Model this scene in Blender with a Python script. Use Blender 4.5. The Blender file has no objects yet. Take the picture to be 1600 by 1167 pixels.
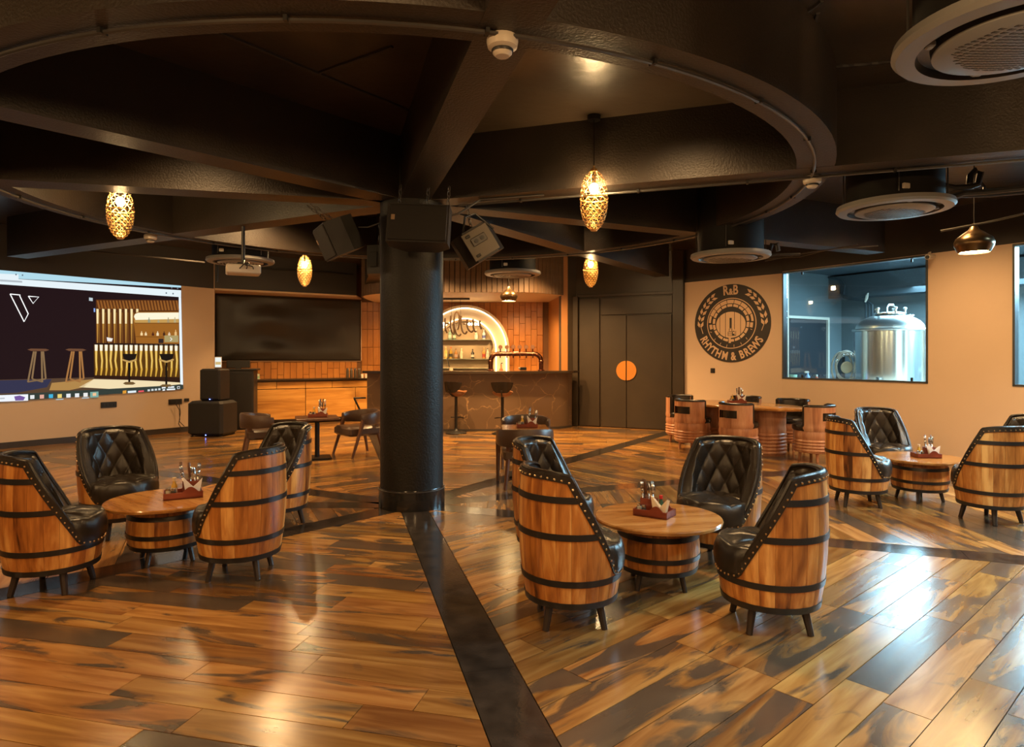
import bpy, math, random
from mathutils import Vector, Matrix
R = math.radians
random.seed(7)
scene = bpy.context.scene
COL = scene.collection

# ------------------------------------------------------------------ camera
F, CX, HY, H = 1030.0, 800.0, 556.0, 1.6      # pixel focal length / horizon of the 1600x1167 frame
cam_d = bpy.data.cameras.new('camera'); cam = bpy.data.objects.new('camera', cam_d); COL.objects.link(cam)
cam_d.sensor_fit = 'HORIZONTAL'; cam_d.sensor_width = 36.0; cam_d.lens = F / 1600 * 36
cam_d.shift_y = -(1167 / 2 - HY) / 1600
cam.location = (0, 0, H); cam.rotation_euler = (R(90), 0, 0)
cam_d.clip_start = .05; cam_d.clip_end = 200
scene.camera = cam
# ------------------------------------------------------------------ world, exposure
w = bpy.data.worlds.new('world'); scene.world = w; w.use_nodes = True
w.node_tree.nodes['Background'].inputs[0].default_value = (1, .8, .6, 1)
w.node_tree.nodes['Background'].inputs[1].default_value = .02
vs = scene.view_settings
vs.view_transform = 'Standard'; vs.look = 'None'; vs.exposure = 0.0; vs.gamma = 1.0; vs.use_curve_mapping = False
# ------------------------------------------------------------------ lights of the room, plus added fill lamps
WARM = (1.0, .61, .27); AMBER = (1.0, .58, .24); COOL = (.50, .83, 1.0)
def lamp(name, kind, loc, power, col, target=None, size=.15, spot=110, blend=.6):
    d = bpy.data.lights.new(name, kind); d.energy = power; d.color = col
    if kind == 'AREA': d.shape = 'DISK'; d.size = size
    else: d.shadow_soft_size = size
    if kind == 'SPOT': d.spot_size = R(spot); d.spot_blend = blend
    o = bpy.data.objects.new(name, d); COL.objects.link(o); o.location = loc
    if target is not None:
        o.rotation_euler = (Vector(target) - Vector(loc)).to_track_quat('-Z', 'Y').to_euler()
    return o
# unseen pendants assumed behind the camera, added as warm fill
for x, y, p in ((-2.6, .2, 190), (1.4, .0, 190), (4.6, .4, 130), (-6.8, 2.2, 190)):
    lamp('pendant_fill', 'POINT', (x, y, 2.95), p, WARM, size=.16)
# assumed ceiling spots without fixtures, added to brighten floor, furniture and walls
for x, y, p in ((-.6, 2.0, 150), (-4.4, 2.6, 160), (1.3, 5.2, 340), (-2.9, 5.6, 330), (4.6, 7.4, 240), (-3.4, 9.4, 480), (.7, 9.8, 700), (3.3, 11.6, 330), (-5.6, 11.6, 330), (5.7, 9.0, 310), (1.6, 12.4, 220), (-7.4, 8.6, 380)):
    lamp('added_downlight', 'SPOT', (x, y, 3.78), p, WARM, (x, y, 0), size=.2, spot=150, blend=.9)
# bell lamps along the long cream wall, outside the frame
lamp('bell_light', 'SPOT', (6.9, 5.6, 2.7), 380, WARM, (7.2, 6.0, 0), size=.1, spot=165)
# recessed downlights under the bar soffit
for x, y in ((-2.6, 15.2), (-1.2, 15.2), (.1, 15.3)):
    lamp('bar_downlight', 'SPOT', (x, y, 2.9), 190, AMBER, (x, y + .7, 0), size=.06, spot=140)
for x, y in ((-2.7, 13.2), (-1.6, 12.9), (-.4, 12.9), (.7, 13.2)):
    lamp('bar_front_downlight', 'SPOT', (x, y, 3.75), 680, AMBER, (x, y + .6, 0), size=.06, spot=120)
for x, y in ((-5.0, 14.2), (-4.1, 14.9)):
    lamp('counter_downlight', 'SPOT', (x, y, 3.05), 200, AMBER, (x, y, 0), size=.06, spot=110)
# unseen cool spots at the right, outside the frame, added to cool the floor
for x, y, p in ((4.3, 3.9, 800), (6.4, 6.0, 560), (3.2, 1.7, 520)):
    lamp('added_cool_spot', 'SPOT', (x, y, 3.78), p, COOL, (x - .4, y, 0), size=.25, spot=125, blend=.9)
# cool working light of the brew house behind the glass
def panel(loc, power, col, target, sx, sy):
    o = lamp('brew_light', 'AREA', loc, power, col, target); o.data.shape = 'RECTANGLE'; o.data.size = sx; o.data.size_y = sy
panel((8.3, 12.6, 3.4), 650, COOL, (7.6, 12.2, 0), 2.6, 3.0)
panel((9.8, 9.6, 3.4), 1700, COOL, (8.8, 9.0, 0), 3.2, 3.0)
panel((11.4, 7.0, 3.4), 1900, COOL, (10.2, 6.3, 0), 2.2, 2.2)
# ------------------------------------------------------------------ pixel helpers (place things where they stand)
def fl(x, y):
    Z = F * H / (y - HY); return Vector(((x - CX) / F * Z, Z, 0))
def at(x, y, Y): return Vector(((x - CX) / F * Y, Y, H + (HY - y) / F * Y))
def zat(x, y, z):
    Y = F * (z - H) / (HY - y); return Vector(((x - CX) / F * Y, Y, z))
def onplane(x, y, P, N):
    d = Vector(((x - CX) / F, 1, (HY - y) / F)); o = Vector((0, 0, H))
    t = (Vector(P) - o).dot(N) / d.dot(N); return o + d * t

# ------------------------------------------------------------------ mesh helpers
class MB:
    def __init__(s): s.v = []; s.f = []
    def add(s, vs, fs, M=None):
        b = len(s.v)
        for p in vs:
            p = Vector(p)
            s.v.append(tuple(M @ p) if M is not None else tuple(p))
        for f in fs: s.f.append(tuple(i + b for i in f))
        return s
    def box(s, c, size, rz=0, M=None):
        x, y, z = (q / 2 for q in size); c = Vector(c); m = Matrix.Translation(c) @ Matrix.Rotation(rz, 4, 'Z')
        if M is not None: m = M @ m
        vs = [(a, b, d) for d in (-z, z) for a, b in ((-x, -y), (x, -y), (x, y), (-x, y))]
        return s.add(vs, [(3, 2, 1, 0), (4, 5, 6, 7), (0, 1, 5, 4), (1, 2, 6, 5), (2, 3, 7, 6), (3, 0, 4, 7)], m)
    def bbox(s, c, size, bev=.01, rz=0, M=None):          # bevelled box (chamfered vertical + horizontal edges)
        x, y, z = (q / 2 for q in size); b = min(bev, x * .9, y * .9, z * .9)
        m = Matrix.Translation(Vector(c)) @ Matrix.Rotation(rz, 4, 'Z')
        if M is not None: m = M @ m
        def ring(i, zz):
            X, Y = x - i, y - i; q = b
            return [(-X + q, -Y, zz), (X - q, -Y, zz), (X, -Y + q, zz), (X, Y - q, zz), (X - q, Y, zz), (-X + q, Y, zz), (-X, Y - q, zz), (-X, -Y + q, zz)]
        rs = ring(b, -z) + ring(0, -z + b) + ring(0, z - b) + ring(b, z)
        fs = [tuple(range(7, -1, -1)), tuple(range(24, 32))]
        for k in range(3):
            for i in range(8):
                j = (i + 1) % 8; fs.append((k * 8 + i, k * 8 + j, k * 8 + 8 + j, k * 8 + 8 + i))
        return s.add(rs, fs, m)
    def prism(s, poly, z0, z1, M=None):
        n = len(poly)
        vs = [(p[0], p[1], z0) for p in poly] + [(p[0], p[1], z1) for p in poly]
        fs = [tuple(range(n - 1, -1, -1)), tuple(range(n, 2 * n))] + [(i, (i + 1) % n, n + (i + 1) % n, n + i) for i in range(n)]
        return s.add(vs, fs, M)
    def lathe(s, prof, n=32, M=None, cap=True):
        vs = []; fs = []
        for r, z in prof:
            for i in range(n):
                a = 2 * math.pi * i / n; vs.append((r * math.cos(a), r * math.sin(a), z))
        for k in range(len(prof) - 1):
            for i in range(n):
                j = (i + 1) % n; fs.append((k * n + i, k * n + j, (k + 1) * n + j, (k + 1) * n + i))
        if cap:
            if prof[0][0] > 1e-6: fs.append(tuple(range(n - 1, -1, -1)))
            if prof[-1][0] > 1e-6: fs.append(tuple(range((len(prof) - 1) * n, len(prof) * n)))
        return s.add(vs, fs, M)
    def tube(s, pts, r, n=8, M=None, closed=False, r1=None):
        pts = [Vector(p) for p in pts]; m = len(pts); vs = []; fs = []
        up = None
        for i, p in enumerate(pts):
            if closed: t = pts[(i + 1) % m] - pts[i - 1]
            else: t = pts[min(i + 1, m - 1)] - pts[max(i - 1, 0)]
            if t.length < 1e-9: t = Vector((0, 0, 1))
            t.normalize()
            if up is None:
                up = Vector((0, 0, 1)) if abs(t.z) < .9 else Vector((1, 0, 0))
            u = up - t * up.dot(t)
            if u.length < 1e-4: u = t.orthogonal()
            u.normalize(); vv = t.cross(u); up = u
            rr = r if r1 is None else r + (r1 - r) * i / max(1, m - 1)
            for k in range(n):
                a = 2 * math.pi * k / n; vs.append(p + u * (rr * math.cos(a)) + vv * (rr * math.sin(a)))
        for i in range(m if closed else m - 1):
            j = (i + 1) % m
            for k in range(n):
                q = (k + 1) % n; fs.append((i * n + k, i * n + q, j * n + q, j * n + k))
        if not closed: fs.append(tuple(range(n - 1, -1, -1))); fs.append(tuple(range((m - 1) * n, m * n)))
        return s.add(vs, fs, M)
    def ball(s, c, r, n=8, m=5, M=None, sz=(1, 1, 1)):
        prof = [(max(1e-7, r * math.sin(math.pi * k / m)), -r * math.cos(math.pi * k / m)) for k in range(m + 1)]
        T = Matrix.Translation(Vector(c)) @ Matrix.Diagonal((*sz, 1))
        return s.lathe(prof, n, T if M is None else M @ T, cap=False)
    def mesh(s, name, smooth=False):
        me = bpy.data.meshes.new(name); me.from_pydata(s.v, [], s.f); me.update()
        if smooth: me.polygons.foreach_set('use_smooth', [True] * len(me.polygons)); 
        return me
    def build(s, name, mat, parent=None, smooth=False, ang=40):
        me = s.mesh(name, smooth)
        if smooth: 
            try: me.set_sharp_from_angle(angle=R(ang))
            except Exception: pass
        return link(name, me, mat, parent)
def link(name, me, mat, parent=None):
    o = bpy.data.objects.new(name, me)
    if mat is not None:
        if len(me.materials) == 0: me.materials.append(mat)
    COL.objects.link(o)
    if parent is not None: o.parent = parent
    return o
def thing(name, label, cat, loc=(0, 0, 0), rz=0, group=None):
    o = bpy.data.objects.new(name, None); COL.objects.link(o); o.location = loc; o.rotation_euler = (0, 0, rz)
    o.empty_display_size = .1
    return tag(o, label, cat, group)
def tag(o, label, cat, group=None):
    o['label'] = label; o['category'] = cat
    if group: o['group'] = group
    return o
def struct(o, label=None, cat=None):
    o['kind'] = 'structure'
    if label: o['label'] = label
    if cat: o['category'] = cat
    return o
def copy_tree(o, parent=None):
    c = o.copy(); COL.objects.link(c); c.parent = parent
    for ch in list(o.children): copy_tree(ch, c)
    return c
def place(o, loc, rz, label, group=None):
    o.location = loc; o.rotation_euler = (0, 0, rz); o['label'] = label
    if group: o['group'] = group
    return o

# ------------------------------------------------------------------ materials
MATS = {}
def base(name):
    m = bpy.data.materials.new(name); m.use_nodes = True; MATS[name] = m
    nt = m.node_tree; return m, nt, nt.nodes['Principled BSDF']
def plain(name, col, rough=.5, metal=0, bump=0, bscale=60, spec=None, var=0, vscale=8, emit=None, es=0):
    m, nt, b = base(name)
    b.inputs['Base Color'].default_value = (*col, 1); b.inputs['Roughness'].default_value = rough; b.inputs['Metallic'].default_value = metal
    if spec is not None: b.inputs['Specular IOR Level'].default_value = spec
    if emit: b.inputs['Emission Color'].default_value = (*emit, 1); b.inputs['Emission Strength'].default_value = es
    N = nt.nodes; L = nt.links
    tc = None
    if bump or var:
        tc = N.new('ShaderNodeTexCoord')
    if var:
        n = N.new('ShaderNodeTexNoise'); n.inputs['Scale'].default_value = vscale; n.inputs['Detail'].default_value = 6
        L.new(tc.outputs['Object'], n.inputs['Vector'])
        r = N.new('ShaderNodeValToRGB'); r.color_ramp.elements[0].position = .3; r.color_ramp.elements[1].position = .7
        r.color_ramp.elements[0].color = (*[c * (1 - var) for c in col], 1); r.color_ramp.elements[1].color = (*[min(1, c * (1 + var)) for c in col], 1)
        L.new(n.outputs['Fac'], r.inputs['Fac']); L.new(r.outputs['Color'], b.inputs['Base Color'])
    if bump:
        n = N.new('ShaderNodeTexNoise'); n.inputs['Scale'].default_value = bscale; n.inputs['Detail'].default_value = 5
        L.new(tc.outputs['Object'], n.inputs['Vector'])
        bp = N.new('ShaderNodeBump'); bp.inputs['Strength'].default_value = bump; bp.inputs['Distance'].default_value = .02
        L.new(n.outputs['Fac'], bp.inputs['Height']); L.new(bp.outputs['Normal'], b.inputs['Normal'])
    return m
def emis(name, col, s):
    m, nt, b = base(name); b.inputs['Base Color'].default_value = (0, 0, 0, 1); b.inputs['Roughness'].default_value = .8; b.inputs['Specular IOR Level'].default_value = .12
    b.inputs['Emission Color'].default_value = (*col, 1); b.inputs['Emission Strength'].default_value = s; return m
def wood(name, c0, c1, c2, scale=(9, 9, 1.0), rough=.4, rnd=True, tone=.45, knots=True):
    """grain stretched along one axis; each object shifts grain and tone by its own random number"""
    m, nt, b = base(name); N = nt.nodes; L = nt.links
    tc = N.new('ShaderNodeTexCoord'); oi = N.new('ShaderNodeObjectInfo')
    mp = N.new('ShaderNodeMapping'); mp.inputs['Scale'].default_value = scale
    L.new(tc.outputs['Object'], mp.inputs['Vector'])
    ad = N.new('ShaderNodeVectorMath'); ad.operation = 'ADD'
    ml = N.new('ShaderNodeMath'); ml.operation = 'MULTIPLY'; ml.inputs[1].default_value = 37.0 if rnd else 0.0
    L.new(oi.outputs['Random'], ml.inputs[0]); L.new(mp.outputs['Vector'], ad.inputs[0]); L.new(ml.outputs[0], ad.inputs[1])
    n = N.new('ShaderNodeTexNoise'); n.inputs['Scale'].default_value = 1.0; n.inputs['Detail'].default_value = 8; n.inputs['Distortion'].default_value = .7
    L.new(ad.outputs[0], n.inputs['Vector'])
    n2 = N.new('ShaderNodeTexNoise'); n2.inputs['Scale'].default_value = 5; n2.inputs['Detail'].default_value = 3
    L.new(ad.outputs[0], n2.inputs['Vector'])
    mx = N.new('ShaderNodeMath'); mx.operation = 'MULTIPLY_ADD'; mx.inputs[1].default_value = .25
    L.new(n2.outputs['Fac'], mx.inputs[0]); L.new(n.outputs['Fac'], mx.inputs[2])
    t = N.new('ShaderNodeMath'); t.operation = 'MULTIPLY_ADD'; t.inputs[1].default_value = tone * .5; 
    sub = N.new('ShaderNodeMath'); sub.operation = 'SUBTRACT'; sub.inputs[1].default_value = .5
    L.new(oi.outputs['Random'], sub.inputs[0]); L.new(sub.outputs[0], t.inputs[0]); L.new(mx.outputs[0], t.inputs[2])
    r = N.new('ShaderNodeValToRGB'); e = r.color_ramp.elements
    e[0].position = .36; e[0].color = (*c0, 1); e[1].position = .86; e[1].color = (*c2, 1)
    k = e.new(.60); k.color = (*c1, 1)
    if knots: k = e.new(.30); k.color = (*[q * .35 for q in c0], 1)
    L.new(t.outputs[0], r.inputs['Fac']); L.new(r.outputs['Color'], b.inputs['Base Color'])
    b.inputs['Roughness'].default_value = rough
    bp = N.new('ShaderNodeBump'); bp.inputs['Strength'].default_value = .15; bp.inputs['Distance'].default_value = .01
    L.new(n2.outputs['Fac'], bp.inputs['Height']); L.new(bp.outputs['Normal'], b.inputs['Normal'])
    return m
def plank_material():
    m, nt, b = base('floor_plank'); N = nt.nodes; L = nt.links
    a = N.new('ShaderNodeAttribute'); a.attribute_name = 'puv'; a2 = N.new('ShaderNodeAttribute'); a2.attribute_name = 'prnd'
    sp = N.new('ShaderNodeSeparateXYZ'); L.new(a2.outputs['Vector'], sp.inputs[0])
    off = N.new('ShaderNodeVectorMath'); off.operation = 'MULTIPLY_ADD'; off.inputs[1].default_value = (31, 47, 17)
    L.new(a2.outputs['Vector'], off.inputs[0]); L.new(a.outputs['Vector'], off.inputs[2])
    def noise(sc, vscale, detail, dist=0):
        mp = N.new('ShaderNodeVectorMath'); mp.operation = 'MULTIPLY'; mp.inputs[1].default_value = vscale
        L.new(off.outputs[0], mp.inputs[0])
        n = N.new('ShaderNodeTexNoise'); n.inputs['Scale'].default_value = sc; n.inputs['Detail'].default_value = detail; n.inputs['Distortion'].default_value = dist
        L.new(mp.outputs[0], n.inputs['Vector']); return n
    g = noise(1, (1.3, 13, 1), 7, .7)          # fine grain
    st = noise(1, (1.5, 6.5, 1), 7, .9)        # long dark stains
    r = N.new('ShaderNodeValToRGB'); e = r.color_ramp.elements
    e[0].position = .30; e[0].color = (.17, .066, .016, 1); e[1].position = .72; e[1].color = (.41, .225, .068, 1)
    k = e.new(.5); k.color = (.29, .138, .036, 1)
    L.new(g.outputs['Fac'], r.inputs['Fac'])
    # per-plank lightness
    hs = N.new('ShaderNodeHueSaturation'); L.new(r.outputs['Color'], hs.inputs['Color'])
    mv = N.new('ShaderNodeMapRange'); mv.inputs['To Min'].default_value = .6; mv.inputs['To Max'].default_value = 1.3
    L.new(sp.outputs['Y'], mv.inputs['Value']); L.new(mv.outputs[0], hs.inputs['Value'])
    mh = N.new('ShaderNodeMapRange'); mh.inputs['To Min'].default_value = .491; mh.inputs['To Max'].default_value = .506
    L.new(sp.outputs['Z'], mh.inputs['Value']); L.new(mh.outputs[0], hs.inputs['Hue'])
    # stain threshold moves with plank random: some planks wholly charcoal, most partly
    ad = N.new('ShaderNodeMath'); ad.operation = 'ADD'
    pw = N.new('ShaderNodeMath'); pw.operation = 'POWER'; pw.inputs[1].default_value = 3.0
    L.new(sp.outputs['X'], pw.inputs[0])
    sc = N.new('ShaderNodeMath'); sc.operation = 'MULTIPLY'; sc.inputs[1].default_value = .30; L.new(pw.outputs[0], sc.inputs[0])
    L.new(st.outputs['Fac'], ad.inputs[0]); L.new(sc.outputs[0], ad.inputs[1])
    sr = N.new('ShaderNodeValToRGB'); sr.color_ramp.elements[0].position = .59; sr.color_ramp.elements[1].position = .67
    L.new(ad.outputs[0], sr.inputs['Fac'])
    dk = N.new('ShaderNodeMix'); dk.data_type = 'RGBA'; dk.inputs['B'].default_value = (.060, .045, .033, 1)
    fm = N.new('ShaderNodeMath'); fm.operation = 'MULTIPLY'; fm.inputs[1].default_value = .9
    L.new(sr.outputs['Color'], fm.inputs[0]); L.new(fm.outputs[0], dk.inputs['Factor']); L.new(hs.outputs['Color'], dk.inputs['A'])
    L.new(dk.outputs['Result'], b.inputs['Base Color'])
    rr = N.new('ShaderNodeMapRange'); rr.inputs['To Min'].default_value = .15; rr.inputs['To Max'].default_value = .27
    L.new(g.outputs['Fac'], rr.inputs['Value']); L.new(rr.outputs[0], b.inputs['Roughness'])
    b.inputs['IOR'].default_value = 1.8
    bp = N.new('ShaderNodeBump'); bp.inputs['Strength'].default_value = .06; bp.inputs['Distance'].default_value = .01
    L.new(g.outputs['Fac'], bp.inputs['Height']); L.new(bp.outputs['Normal'], b.inputs['Normal'])
    return m
def marble(name):
    m, nt, b = base(name); N = nt.nodes; L = nt.links
    tc = N.new('ShaderNodeTexCoord')
    n = N.new('ShaderNodeTexNoise'); n.inputs['Scale'].default_value = 1.6; n.inputs['Detail'].default_value = 7
    L.new(tc.outputs['Object'], n.inputs['Vector'])
    mixv = N.new('ShaderNodeVectorMath'); mixv.operation = 'MULTIPLY_ADD'; mixv.inputs[1].default_value = (.7, .7, .7)
    L.new(n.outputs['Color'], mixv.inputs[0]); L.new(tc.outputs['Object'], mixv.inputs[2])
    v = N.new('ShaderNodeTexVoronoi'); v.feature = 'DISTANCE_TO_EDGE'; v.inputs['Scale'].default_value = 2.0
    L.new(mixv.outputs[0], v.inputs['Vector'])
    r = N.new('ShaderNodeValToRGB'); r.color_ramp.elements[0].position = .0; r.color_ramp.elements[0].color = (.38, .23, .11, 1)
    r.color_ramp.elements[1].position = .018; r.color_ramp.elements[1].color = (.135, .082, .046, 1)
    L.new(v.outputs['Distance'], r.inputs['Fac'])
    v2 = N.new('ShaderNodeMix'); v2.data_type = 'RGBA'; n2 = N.new('ShaderNodeTexNoise'); n2.inputs['Scale'].default_value = 2.3
    L.new(tc.outputs['Object'], n2.inputs['Vector'])
    rr = N.new('ShaderNodeValToRGB'); rr.color_ramp.elements[0].position = .38; rr.color_ramp.elements[1].position = .55
    L.new(n2.outputs['Fac'], rr.inputs['Fac']); L.new(rr.outputs['Color'], v2.inputs['Factor'])
    v2.inputs['A'].default_value = (.135, .082, .046, 1); L.new(r.outputs['Color'], v2.inputs['B'])
    L.new(v2.outputs['Result'], b.inputs['Base Color']); b.inputs['Roughness'].default_value = .3
    return m
def glass(name, tint=(.9, .97, 1), refl=1.0):
    m = bpy.data.materials.new(name); m.use_nodes = True; MATS[name] = m; nt = m.node_tree; N = nt.nodes; L = nt.links
    N.remove(N['Principled BSDF']); out = N['Material Output']
    t = N.new('ShaderNodeBsdfTransparent'); t.inputs[0].default_value = (*tint, 1)
    g = N.new('ShaderNodeBsdfGlossy'); g.inputs['Roughness'].default_value = .02
    f = N.new('ShaderNodeFresnel'); f.inputs[0].default_value = 1.5
    mx = N.new('ShaderNodeMixShader'); L.new(f.outputs[0], mx.inputs[0]); L.new(t.outputs[0], mx.inputs[1]); L.new(g.outputs[0], mx.inputs[2])
    L.new(mx.outputs[0], out.inputs[0]); return m

plank_m = plank_material()
grout = plain('dark_grout', (.02, .016, .012), .8)
subfloor = plain('brown_floor', (.20, .09, .03), .3, var=.5, vscale=1.5)
strip_m = plain('dark_stone_strip', (.035, .027, .021), .10, var=.35, vscale=9, bump=.03)
black_ceil = plain('black_ceiling_paint', (.024, .0165, .011), .45, bump=.22, bscale=60, var=.45, vscale=1.2)
black_slab = plain('black_slab_paint', (.046, .031, .019), .30, bump=.18, bscale=7, var=.5, vscale=.8)
black_col = plain('black_column_paint', (.009, .0075, .006), .5, spec=.3, bump=.22, bscale=45, var=.3, vscale=3)
black_wall = plain('black_wall_paint', (.030, .025, .021), .55, bump=.08, bscale=30)
cream = plain('cream_wall_paint', (.62, .46, .32), .75, bump=.03, bscale=20, var=.05, vscale=.7)
cream_dark = plain('cream_soffit', (.6, .42, .26), .6)
base_m = plain('dark_baseboard', (.045, .035, .028), .4)
brown_wall = plain('dark_brown_panel', (.034, .0225, .012), .42, bump=.05, bscale=15, var=.15, vscale=2)
stave_m = wood('barrel_stave', (.20, .058, .010), (.47, .17, .032), (.80, .42, .12), (11, 11, 1.5), .34, tone=.7)
top_m = wood('table_top_wood', (.20, .075, .016), (.36, .15, .038), (.52, .27, .085), (1.4, 9, 6), .13, tone=.2)
rose_m = wood('ribbed_rosewood', (.26, .10, .05), (.46, .20, .10), (.64, .35, .20), (9, 9, 1.2), .36, tone=.15, knots=False)
hoop_m = plain('black_steel_hoop', (.013, .011, .010), .38, bump=.08, bscale=50)
leather = plain('black_leather', (.020, .0145, .010), .27, bump=.12, bscale=160)
leather_b = plain('brown_leather', (.075, .042, .026), .32, bump=.1, bscale=140)
leather_t = plain('tan_leather', (.20, .085, .035), .35, bump=.1, bscale=140)
darkwood = plain('dark_wood_leg', (.030, .019, .013), .4, bump=.08, bscale=40)
walnut = wood('walnut', (.05, .02, .009), (.11, .045, .02), (.17, .08, .036), (8, 8, 1.2), .35, tone=.2)
nail_m = plain('brass_nail', (.75, .55, .32), .25, 1)
tray_m = wood('red_tray_wood', (.10, .018, .008), (.19, .035, .014), (.27, .06, .026), (3, 12, 8), .35, tone=.1, knots=False)
paper = plain('cream_napkin', (.80, .64, .42), .8)
paper_w = plain('white_napkin', (.82, .76, .68), .8)
steel = plain('cutlery_steel', (.6, .57, .52), .22, 1)
copper_dark = plain('dark_copper', (.16, .06, .035), .25, 1)
brass = plain('brass_lattice', (.62, .38, .14), .42, .85)
copper = plain('copper_handle', (.85, .34, .07), .35, .75)
metal_dk = plain('dark_metal', (.022, .02, .018), .4, .4)
metal_gr = plain('grey_conduit', (.09, .082, .075), .35, .6)
plas_w = plain('white_plastic', (.60, .52, .42), .4)
plas_b = plain('black_plastic', (.018, .016, .015), .45)
grille_m = plain('speaker_grille', (.011, .009, .0075), .7, bump=.25, bscale=220)
spk_m = plain('speaker_cabinet', (.014, .011, .009), .55, bump=.12, bscale=120)
spk_gr = plain('grey_speaker_back', (.10, .078, .056), .55)
ac_m = plain('ac_white_enamel', (.22, .215, .205), .38)
ac_dk = plain('ac_slot', (.02, .017, .015), .35)
stainless = plain('stainless_steel', (.72, .73, .72), .2, 1, var=.06, vscale=2)
brew_wall = plain('brew_wall_grey', (.115, .135, .14), .8, var=.1, vscale=.6)
brew_dark = plain('brew_dark', (.012, .014, .018), .6)
brew_ceil = plain('brew_ceiling', (.055, .07, .08), .6)
tile_m = wood('orange_tile', (.34, .12, .020), (.42, .155, .026), (.50, .20, .038), (3, 3, 1.5), .35, tone=.35, knots=False)
tile_back = plain('tile_grout', (.14, .06, .018), .8)
cab_m = wood('amber_cabinet_wood', (.26, .10, .018), (.46, .21, .04), (.62, .33, .08), (.7, 1, 9), .35, tone=.1)
slat_m = plain('bulkhead_wood', (.135, .082, .046), .5, var=.18, vscale=5)
marble_m = marble('brown_marble')
ctop_m = plain('dark_counter_top', (.035, .024, .016), .2)
tarp_m = plain('black_tarpaulin', (.028, .023, .018), .42, bump=.05, bscale=4)
pane_m = glass('window_glass')
bottle_gl = plain('bottle_glass', (.40, .26, .09), .1); 
led_m = emis('warm_led', (1, .78, .46), 7)
bulb_m = emis('pendant_bulb', (1, .66, .30), 700)
bell_bulb = emis('bell_bulb', (1, .66, .28), 110)
blue_led = emis('blue_led', (.12, .2, 1), 14)
logo_dk = plain('logo_charcoal', (.030, .026, .023), .6)
logo_lt = plain('logo_cream', (.66, .46, .29), .7)

# ------------------------------------------------------------------ room geometry constants
COLX, COLY, COLR = -1.077, 7.09, .335
ZB = 3.22            # beam soffit height
ZS = 3.86            # slab
ZW = 3.16            # top of the cream walls
Wc = Vector((3.68, 14.05, 0))       # corner door wall / logo wall
W0 = Vector((5.11, 12.46, 0))       # logo wall / window wall
wd = Vector((.541, -.841, 0)).normalized()
W1 = Vector((6.50, 10.30, 0)); W2 = W0 + wd * 3.69; W3 = W0 + wd * 6.6; W4 = W0 + wd * 12.0
La = Vector((-6.52, 14.40, 0)); ld = Vector((.588, .809, 0)).normalized(); Lb = La - ld * 11
T0 = Vector((-7.0, 15.1, 0)); T1 = Vector((-3.86, 16.93, 0)); T2 = Vector((.93, 16.85, 0)); T3 = Vector((1.12, 15.0, 0)); D0 = Vector((1.47, 15.1, 0))
ROOM = [La, T0, T1, T2, T3, D0, Wc, W0, W4, Vector((11.9, -4.5, 0)), Vector((-13.2, -4.5, 0)), Lb]
def inside(p):
    c = False; n = len(ROOM)
    for i in range(n):
        a, b = ROOM[i], ROOM[(i + 1) % n]
        if (a.y > p[1]) != (b.y > p[1]) and p[0] < (b.x - a.x) * (p[1] - a.y) / (b.y - a.y) + a.x: c = not c
    return c
def wallseg(mb, a, b, z0, z1, th=.2, side=1):
    """wall slab whose room face is the line a-b; th grows to the given side"""
    d = (b - a).normalized(); n = Vector((-d.y, d.x, 0)) * side * th
    return mb.prism([(a.x, a.y), (b.x, b.y), (b.x + n.x, b.y + n.y), (a.x + n.x, a.y + n.y)][:: (1 if side > 0 else -1)], z0, z1)

# ================================================================== FLOOR
fl_base = MB().prism([(-14, -5), (13.5, -5), (13.5, 18), (-14, 18)], -.15, -.012)
floor = struct(fl_base.build('floor', grout))
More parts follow.
